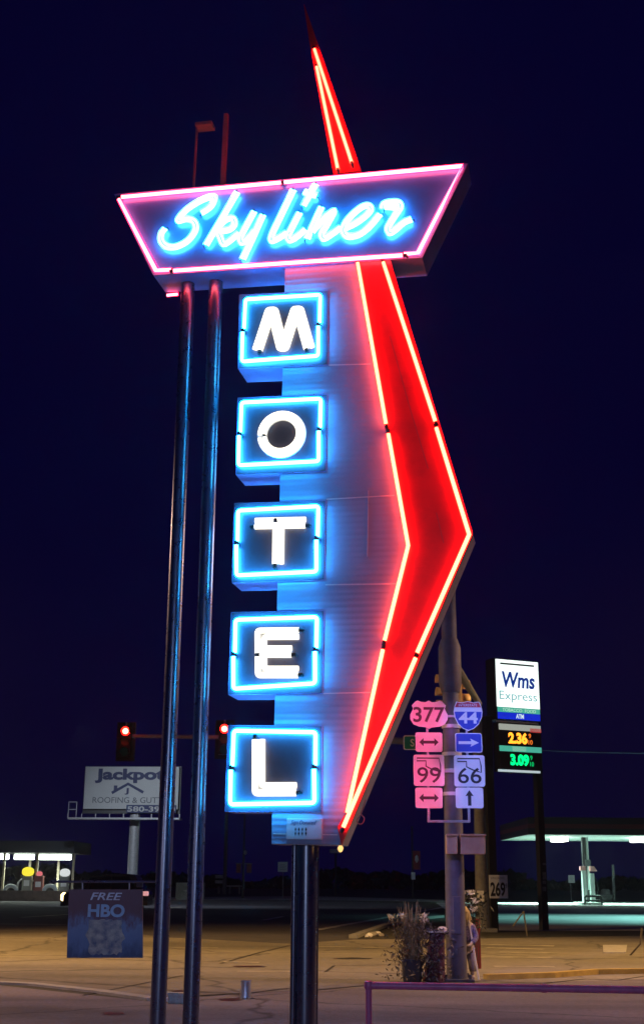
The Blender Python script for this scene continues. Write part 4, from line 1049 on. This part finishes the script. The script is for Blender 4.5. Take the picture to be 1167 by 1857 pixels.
a = f_.px(445, 1546); MB().lathe([(.05, -.2), (.16, -.1), (.16, .1), (.05, .2)], (a[0], 0, a[1]), 10).build('finial', M['galv'], bp_)
f_ = far(748, 1627); b2 = empty('banner_post', 'post with one red banner and a white plate left of the near signal pole', 'banner post', fr=f_)
MB().cyl((0, 0, 0), (0, 0, f_.px(746, 1498)[1]), .09, seg=10).build('shaft', M['dark_metal'], b2)
a, b = f_.px(749, 1577), f_.px(761, 1543); bo = MB().box(a[0], b[0], -.02, .02, a[1], b[1]).build('banner', mat('red banner', (.35, .05, .06), .7, noise=.4, scale=1.2), b2)
a = f_.px(755, 1558); MB().lathe([(.05, -.35), (.2, -.1), (.16, .25), (.04, .4)], (a[0], -.03, a[1]), 8).build('emblem', M['sign_white'], bo)
a, b = f_.px(745, 1595), f_.px(752, 1582); MB().box(a[0], b[0], -.14, -.1, a[1], b[1]).build('plate', M['sign_white'], b2)
f_ = far(608, 1625); l3 = empty('street_lamp', 'distant unlit lamp post just under the tip of the arrow', 'street lamp', fr=f_)
MB().cyl((0, 0, 0), (0, 0, f_.px(608, 1541)[1]), .1, seg=10).build('shaft', M['dark_metal'], l3)
a, b = f_.px(597, 1547), f_.px(617, 1540); MB().box(a[0], b[0], -.4, .4, a[1], b[1], .1).build('lamp_head', mat('pale lamp head', (.6, .6, .62), .4), l3)
# stake and metal plate on the right
p = ground(955, 1698); r_ = empty('wooden_stake', 'bent wooden stake leaning by the dark pylon posts', 'stake', loc=p)
MB().tube([(0, 0, 0), (-.08, 0, .72)], .022, 6).build('upright', M['stick'], r_); MB().tube([(-.08, 0, .72), (-.42, 0, .28)], .02, 6).build('brace', M['stick'], r_)
q = [gx(1093, 1729), gx(1134, 1729), gx(1136, 1715), gx(1092, 1715)]
o = MB().sheet([(x, y, .012) for x, y in q]).build('access_cover', mat('pale steel cover', (.4, .38, .33), .6, noise=.4, scale=4), normals=False)
for pq in o.data.polygons:
    if pq.normal.z < 0: o.data.flip_normals()
md = o.modifiers.new('s', 'SOLIDIFY'); md.thickness = .02; md.offset = 0
tag(o, 'pale rectangular access cover in the road at right', 'cover')
p = ground(1161, 1733); r_ = empty('bent_stick', 'thin bent stick standing in the road near the right edge', 'stick', loc=p)
MB().tube([(-.25, 0, 0), (0, 0, .25), (.06, 0, .6)], .02, 6).build('stick', M['stick'], r_)
# overhead wire behind the pylon
wa, wb = at(700, 1338, 60), at(1300, 1366, 60)
pts = [tuple(wa.lerp(wb, t / 12) - Vector((0, 0, .25 * math.sin(math.pi * t / 12)))) for t in range(13)]
o = MB().tube(pts, .018, 6).build('overhead_wire', mat('wire', (.12, .12, .14), .5)); tag(o, 'thin overhead wire crossing behind the price sign', 'wire')

# ------------------------------------------------------------------ autumn display around the near pole
def stems(n, h0, h1, spread, r0, seedv, lean=0):
    random.seed(seedv); b = MB(); tips = []
    for i in range(n):
        a = random.uniform(0, 6.28); s_ = random.uniform(0, spread); h = random.uniform(h0, h1)
        p0 = (r0 * math.cos(a) * random.random(), r0 * math.sin(a) * random.random(), 0)
        p2 = (p0[0] + s_ * math.cos(a) + lean * h, p0[1] + s_ * math.sin(a), h); p1 = ((p0[0] * .7 + p2[0] * .3), (p0[1] * .7 + p2[1] * .3), h * .5)
        b.tube([p0, p1, p2], [.006, .005, .003], 4); tips.append(p2)
    return b, tips
def leaves(b, n, z0, z1, rx, ry, size, seedv):
    random.seed(seedv)
    for i in range(n):
        z = random.uniform(z0, z1); x = random.gauss(0, rx); y = random.gauss(0, ry)
        e = Euler((random.uniform(-1.2, 1.2), random.uniform(-1.2, 1.2), random.uniform(0, 6.28))); s_ = size * random.uniform(.5, 1.2)
        q = [e.to_matrix() @ Vector(v) + Vector((x, y, z)) for v in ((-s_, 0, 0), (0, s_ * .35, .1 * s_), (s_, 0, 0), (0, -s_ * .35, .1 * s_))]
        b.b.faces.new([b.b.verts.new(v) for v in q])
dry = mat('dried leaf', (.16, .13, .08), .8, noise=.5, scale=20); drystem = mat('dried stem', (.2, .16, .1), .8)
dkleaf = mat('dark leaf', (.03, .045, .03), .7, noise=.4, scale=12); petal = mat('cream petal', (.75, .68, .42), .6); wpetal = mat('white petal', (.75, .75, .72), .6)
p = ground(747, 1783)
fp2 = empty('flower_pot', 'black bucket of tall dried stalks with cream flower heads', 'flower pot', loc=p)
MB().lathe([(.145, 0), (.15, .02), (.175, .34), (.185, .34), (.185, .37), (.165, .37), (.16, .33)], seg=22).build('bucket', M['pot_black'], fp2, smooth=True)
b, tips = stems(80, .5, .98, .24, .13, 5); b2_ = b
for v in b2_.b.verts: v.co.z += .3
leaves(b2_, 1100, .34, 1.0, .15, .11, .04, 9)
leaves(b2_, 260, .05, .5, .24, .14, .045, 10)
b2_.build('stalks', dry, fp2)
for i, (x, y) in enumerate(((708, 1664), (730, 1661), (767, 1662), (765, 1671))):
    q = Frame((p.x, p.y, 0), 0).px(x, y, 0)
    MB().tube([(q[0] * .3, 0, .35), (q[0] * .6, 0, q[1] * .6), (q[0], 0, q[1])], .006, 5).build('stem', drystem, fp2)
    fl = MB(); leaves(fl, 26, q[1] - .03, q[1] + .04, .035, .03, .045, 20 + i)
    for v in fl.b.verts: v.co.x += q[0]
    fl.build('flower_head', petal, fp2)
# chair draped in burgundy cloth with a hat on its board
p = ground(790, 1782)
ch = empty('draped_stand', 'narrow stand draped in burgundy cloth with a cream board on top', 'stand', loc=p)
burg = mat('burgundy cloth', (.10, .025, .05), .85, noise=.5, scale=9)
zt_ = Frame((p.x, p.y, 0), 0).px(780, 1691)[1]
MB().box(-.19, .21, -.12, .12, zt_, zt_ + .03, .006).build('board', M['cream'], ch)
dr = MB(); N = 28; top, bot = [], []
for k in range(N):
    a = 2 * math.pi * k / N; rr = 1 + .1 * math.sin(5 * a)
    top.append(dr.b.verts.new((.12 * math.cos(a) + .03, .1 * math.sin(a), zt_ - .005))); bot.append(dr.b.verts.new((.17 * rr * math.cos(a) - .03, .13 * rr * math.sin(a), .02)))
for k in range(N): dr.b.faces.new((top[k], top[(k + 1) % N], bot[(k + 1) % N], bot[k]))
dr.build('cloth', burg, ch, smooth=True)
lg = MB(); leaves(lg, 420, .05, .85, .17, .07, .05, 33)
for v in lg.b.verts: v.co.y -= .16; v.co.x -= .06
lg.build('foliage', mat('faded leaf', (.11, .09, .09), .8, noise=.5, scale=15), ch)
o = MB().lathe([(.09, 0), (.095, .02), (.08, .06), (.04, .1), (.01, .11)], seg=14).build('black_hat', M['black_plastic'], smooth=True); o.location = p + Vector((-.12, 0, zt_ + .03)); tag(o, 'round black hat lying on the cream board', 'hat')
o = MB().lathe([(.07, 0), (.08, .03), (.05, .06), (.02, .065)], seg=12).build('small_pumpkin', M['cream'], smooth=True); o.location = p + Vector((.12, 0, zt_ + .03)); tag(o, 'small cream gourd at the right end of the cream board', 'gourd')
# scarecrow leaning behind the pole on the right
p = ground(849, 1779) + Vector((0, .3, 0))
sf_ = Frame((p.x, p.y, 0), 0)
scr = empty('scarecrow', 'scarecrow with straw hair, speckled blouse and tan trousers leaning behind the near pole', 'scarecrow', loc=p)
def skin(name, verts, edges, radii, m, parent, root=0):
    me = bpy.data.meshes.new(name); me.from_pydata([Vector(v) for v in verts], edges, []); o = bpy.data.objects.new(name, me); C.objects.link(o)
    o.modifiers.new('skin', 'SKIN'); sv = me.skin_vertices[0].data
    for i, r in enumerate(radii): sv[i].radius = (r, r) if not isinstance(r, tuple) else r
    for i in range(len(radii)): sv[i].use_root = (i == root)
    s_ = o.modifiers.new('sub', 'SUBSURF'); s_.levels = 2; s_.render_levels = 2
    dg = bpy.context.evaluated_depsgraph_get(); dg.update(); m2 = bpy.data.meshes.new_from_object(o.evaluated_get(dg)); bpy.data.objects.remove(o)
    m2.materials.clear(); m2.materials.append(m)
    for pl_ in m2.polygons: pl_.use_smooth = True
    o = bpy.data.objects.new(name, m2); C.objects.link(o); o.parent = parent; return o
zh = sf_.px(840, 1655)[1]                     # head height
sk_ = mat('burlap', (.40, .32, .22), .9, noise=.3, scale=25); blo = mat('speckled blouse', (.20, .16, .25), .85, noise=.8, scale=30); tro = mat('tan trousers', (.24, .20, .17), .9, noise=.4, scale=10)
sh_ = zh - .2; hp = zh * .46
skin('body', [(0, 0, hp), (.0, 0, hp + .12), (0, 0, sh_), (-.01, 0, zh - .1), (-.015, -.01, zh), (-.015, -.01, zh + .07), (-.11, 0, sh_ - .02), (-.16, -.08, sh_ - .2), (-.20, -.2, sh_ - .26), (.11, 0, sh_ - .02), (.17, -.04, sh_ - .2), (.05, -.2, sh_ - .32), (-.02, -.24, sh_ - .33), (-.06, 0, hp - .04), (-.08, -.04, hp * .5), (-.08, 0, .05), (-.09, -.1, .03), (.07, 0, hp - .04), (.09, -.05, hp * .5), (.1, 0, .05), (.11, -.1, .03)],
     [(0, 1), (1, 2), (2, 3), (3, 4), (4, 5), (2, 6), (6, 7), (7, 8), (2, 9), (9, 10), (10, 11), (11, 12), (0, 13), (13, 14), (14, 15), (15, 16), (0, 17), (17, 18), (18, 19), (19, 20)],
     [.10, .10, .10, .04, .075, .06, .05, .036, .028, .05, .036, .026, .022, .065, .045, .035, .03, .065, .045, .035, .03], sk_, scr)
skin('blouse', [(0, 0, hp + .06), (0, 0, hp + .2), (0, 0, sh_ - .02), (-.12, 0, sh_ - .03), (-.165, -.08, sh_ - .2), (.12, 0, sh_ - .03), (.18, -.04, sh_ - .2), (.09, -.16, sh_ - .29)], [(0, 1), (1, 2), (2, 3), (3, 4), (2, 5), (5, 6), (6, 7)], [.13, .125, .12, .065, .05, .065, .055, .045], blo, scr)
skin('trousers', [(0, 0, hp + .05), (-.065, 0, hp - .06), (-.08, -.04, hp * .5), (-.08, 0, .12), (.075, 0, hp - .06), (.09, -.05, hp * .5), (.1, 0, .12)], [(0, 1), (1, 2), (2, 3), (0, 4), (4, 5), (5, 6)], [.12, .085, .062, .055, .085, .062, .055], tro, scr)
hr = MB(); random.seed(5)
for i in range(90):
    a = random.uniform(0, 6.28); x_, y_ = .075 * math.cos(a), .075 * math.sin(a)
    hr.tube([(-.015 + x_ * .4, y_ * .4 - .01, zh + .10), (-.015 + x_ * 1.15, y_ * 1.15 - .01, zh + .02), (-.015 + x_ * 1.3 + random.uniform(-.02, .02), y_ * 1.3, zh - random.uniform(.06, .16))], .007, 4)
hr.build('straw_hair', mat('straw', (.55, .42, .16), .8), scr)
p = ground(868, 1778)
o = MB(); o.tube([(0, 0, 0), (-.14, .1, .95)], .016, 6); o = o.build('leaning_stick', M['cream']); o.location = p; tag(o, 'thin pale stick leaning behind the scarecrow', 'stick')
p = ground(862, 1757)
o = MB().box(-.07, .10, -.04, .04, .0, .9, .01).build('board', mat('red board', (.3, .03, .03), .7, noise=.4, scale=8)); o.location = p; tag(o, 'dark red board standing behind the scarecrow', 'board')
p = ground(858, 1762)
dp = empty('dark_plant', 'tall dark leafy plant with white flowers behind the near pole', 'plant', loc=p)
fr_ = Frame((p.x, p.y, 0), 0)
b, _ = stems(16, .9, 1.35, .2, .1, 15); leaves(b, 260, .75, 1.4, .12, .08, .06, 16); b.build('foliage', dkleaf, dp)
for i, (x, y) in enumerate(((834, 1616), (852, 1619), (857, 1632), (858, 1647))):
    q = fr_.px(x, y); fl = MB(); leaves(fl, 22, q[1] - .04, q[1] + .04, .03, .03, .05, 40 + i)
    for v in fl.b.verts: v.co.x += q[0]; v.co.y -= .12
    fl.build('flower_head', wpetal, dp)
# rubble and straw on the verge
random.seed(11)
for i, (x, y) in enumerate(((643, 1699), (650, 1697), (676, 1698), (684, 1697), (690, 1698), (668, 1700))):
    p = ground(x, y); s_ = random.uniform(.07, .15)
    b = MB(); bmesh.ops.create_icosphere(b.b, subdivisions=2, radius=s_)
    for v in b.b.verts: v.co *= random.uniform(.8, 1.15); v.co.z = v.co.z * .6 + s_ * .4
    o = b.build('pale_stone', M['sign_white'] if i % 2 else M['concrete'], smooth=True); o.location = p; tag(o, 'pale stone lying on the kerb of the dark verge', 'stone', 'pale stones on the verge')

# far dark woods along the horizon
random.seed(21)
b = MB()
for i in range(5200):
    x = random.uniform(-170, 170); y = 235 + random.uniform(-12, 12)
    hgt = 4.2 + 1.6 * math.sin(x * .09) + 1.2 * math.sin(x * .23 + 1) + .8 * math.sin(x * .61)
    z = .5 * hgt * math.sqrt(random.random()); s_ = random.uniform(.5, 1.2)
    e = Euler((random.uniform(-1, 1), random.uniform(-1, 1), random.uniform(0, 6))).to_matrix()
    b.b.faces.new([b.b.verts.new(e @ Vector(v) * s_ + Vector((x, y, z))) for v in ((-1, 0, -.4), (.3, .2, -.8), (1, 0, .3), (-.2, -.1, .8))])
o = b.build('distant_woods', mat('dark woods', (.012, .014, .012), .9), normals=False); tag(o, 'dark line of woods on the horizon', 'woods', kind='stuff')

# ------------------------------------------------------------------ street lighting and added fill lamps beyond the picture's edges
SOD = (1, .56, .18)
def street(loc, tgt, col, e, ang): spot('street_fill_light', loc, tgt, col, e, ang, .3, .9)
street((-15, 29, 10), (-6, 31, 0), SOD, 15000, 96)
street((14, 29, 10), (4.5, 30, 0), SOD, 12000, 94)
street((-12, 21, 9), (-4, 19.5, 0), (1, .60, .46), 4600, 90)  # added side lamp, set behind the sign face to light the near lot
street((11, 21, 9), (4, 19, 0), (1, .58, .50), 4200, 92)  # matching lamp added on the right for the near ground
street((-14, 72, 10), (-9, 82, 3), (.75, .85, 1), 5000, 110)
street((27, 58, 10), (19, 58, 0), (.35, 1, .90), 42000, 66)  # teal spot added to brighten the forecourt
street((-5.5, 6, 3.2), (-2.4, 13, 1.4), (.62, .60, 1), 260, 20)  # not a street lamp: narrow spot added for the hanging board
l = bpy.data.lights.new('added_front_fill', 'AREA'); l.shape = 'RECTANGLE'; l.size = 1.2; l.size_y = 4; l.energy = 300; l.color = (.42, .55, 1)  # unseen fill added behind the camera for the poles and near ground
o = bpy.data.objects.new('added_front_fill', l); C.objects.link(o); o.location = (-1.5, -6, 3.6); o.rotation_euler = (Vector((-.5, 13, 1)) - Vector((-1.5, -6, 3.6))).to_track_quat('-Z', 'Y').to_euler()
# added spots tinting the route signs and near pole pink and blue
sw = lambda x, y, z: SF.M @ Vector((x, y, z))
tg = NFm.M @ Vector((npx(777, 1380)[0], SY0, npx(777, 1380)[1]))
tg2 = NFm.M @ Vector((npx(850, 1400)[0], SY0, npx(850, 1400)[1]))
arr = sp(760, 1000)
bxp = sp(540, 900)
for yy in (1318, 1428):
    for nm, xx, src, colr in (('added_pink_spot', 766, (arr[0] - .1, .75, arr[1]), (1, .06, .20)), ('added_blue_spot', 860, (bxp[0], .75, bxp[1]), (.22, .28, 1))):
        q = npx(xx, yy); spot(nm, SF.M @ Vector(src), NFm.M @ Vector((q[0], SY0, q[1])), colr, 2600, 9, .12, .8)
spot('added_blue_spot', SF.M @ Vector((bxp[0], .75, bxp[1])), NFm.M @ Vector((0, 0, 1.4)), (.40, .28, 1), 1500, 16, .3, .9)

# ------------------------------------------------------------------ thin volume added for a glow round the lights
if HAZE > 0:
    hm = bpy.data.materials.new('glow_volume'); hm.use_nodes = True; t = hm.node_tree; t.nodes.clear()
    pv = t.nodes.new('ShaderNodeVolumePrincipled'); o_ = t.nodes.new('ShaderNodeOutputMaterial')
    pv.inputs['Color'].default_value = (.9, .9, .95, 1); pv.inputs['Density'].default_value = HAZE; pv.inputs['Anisotropy'].default_value = .85
    t.links.new(pv.outputs[0], o_.inputs['Volume'])
    hz = MB().box(-220, 220, -25, 262, -1, 24).build('glow_volume', hm); hz['kind'] = 'stuff'
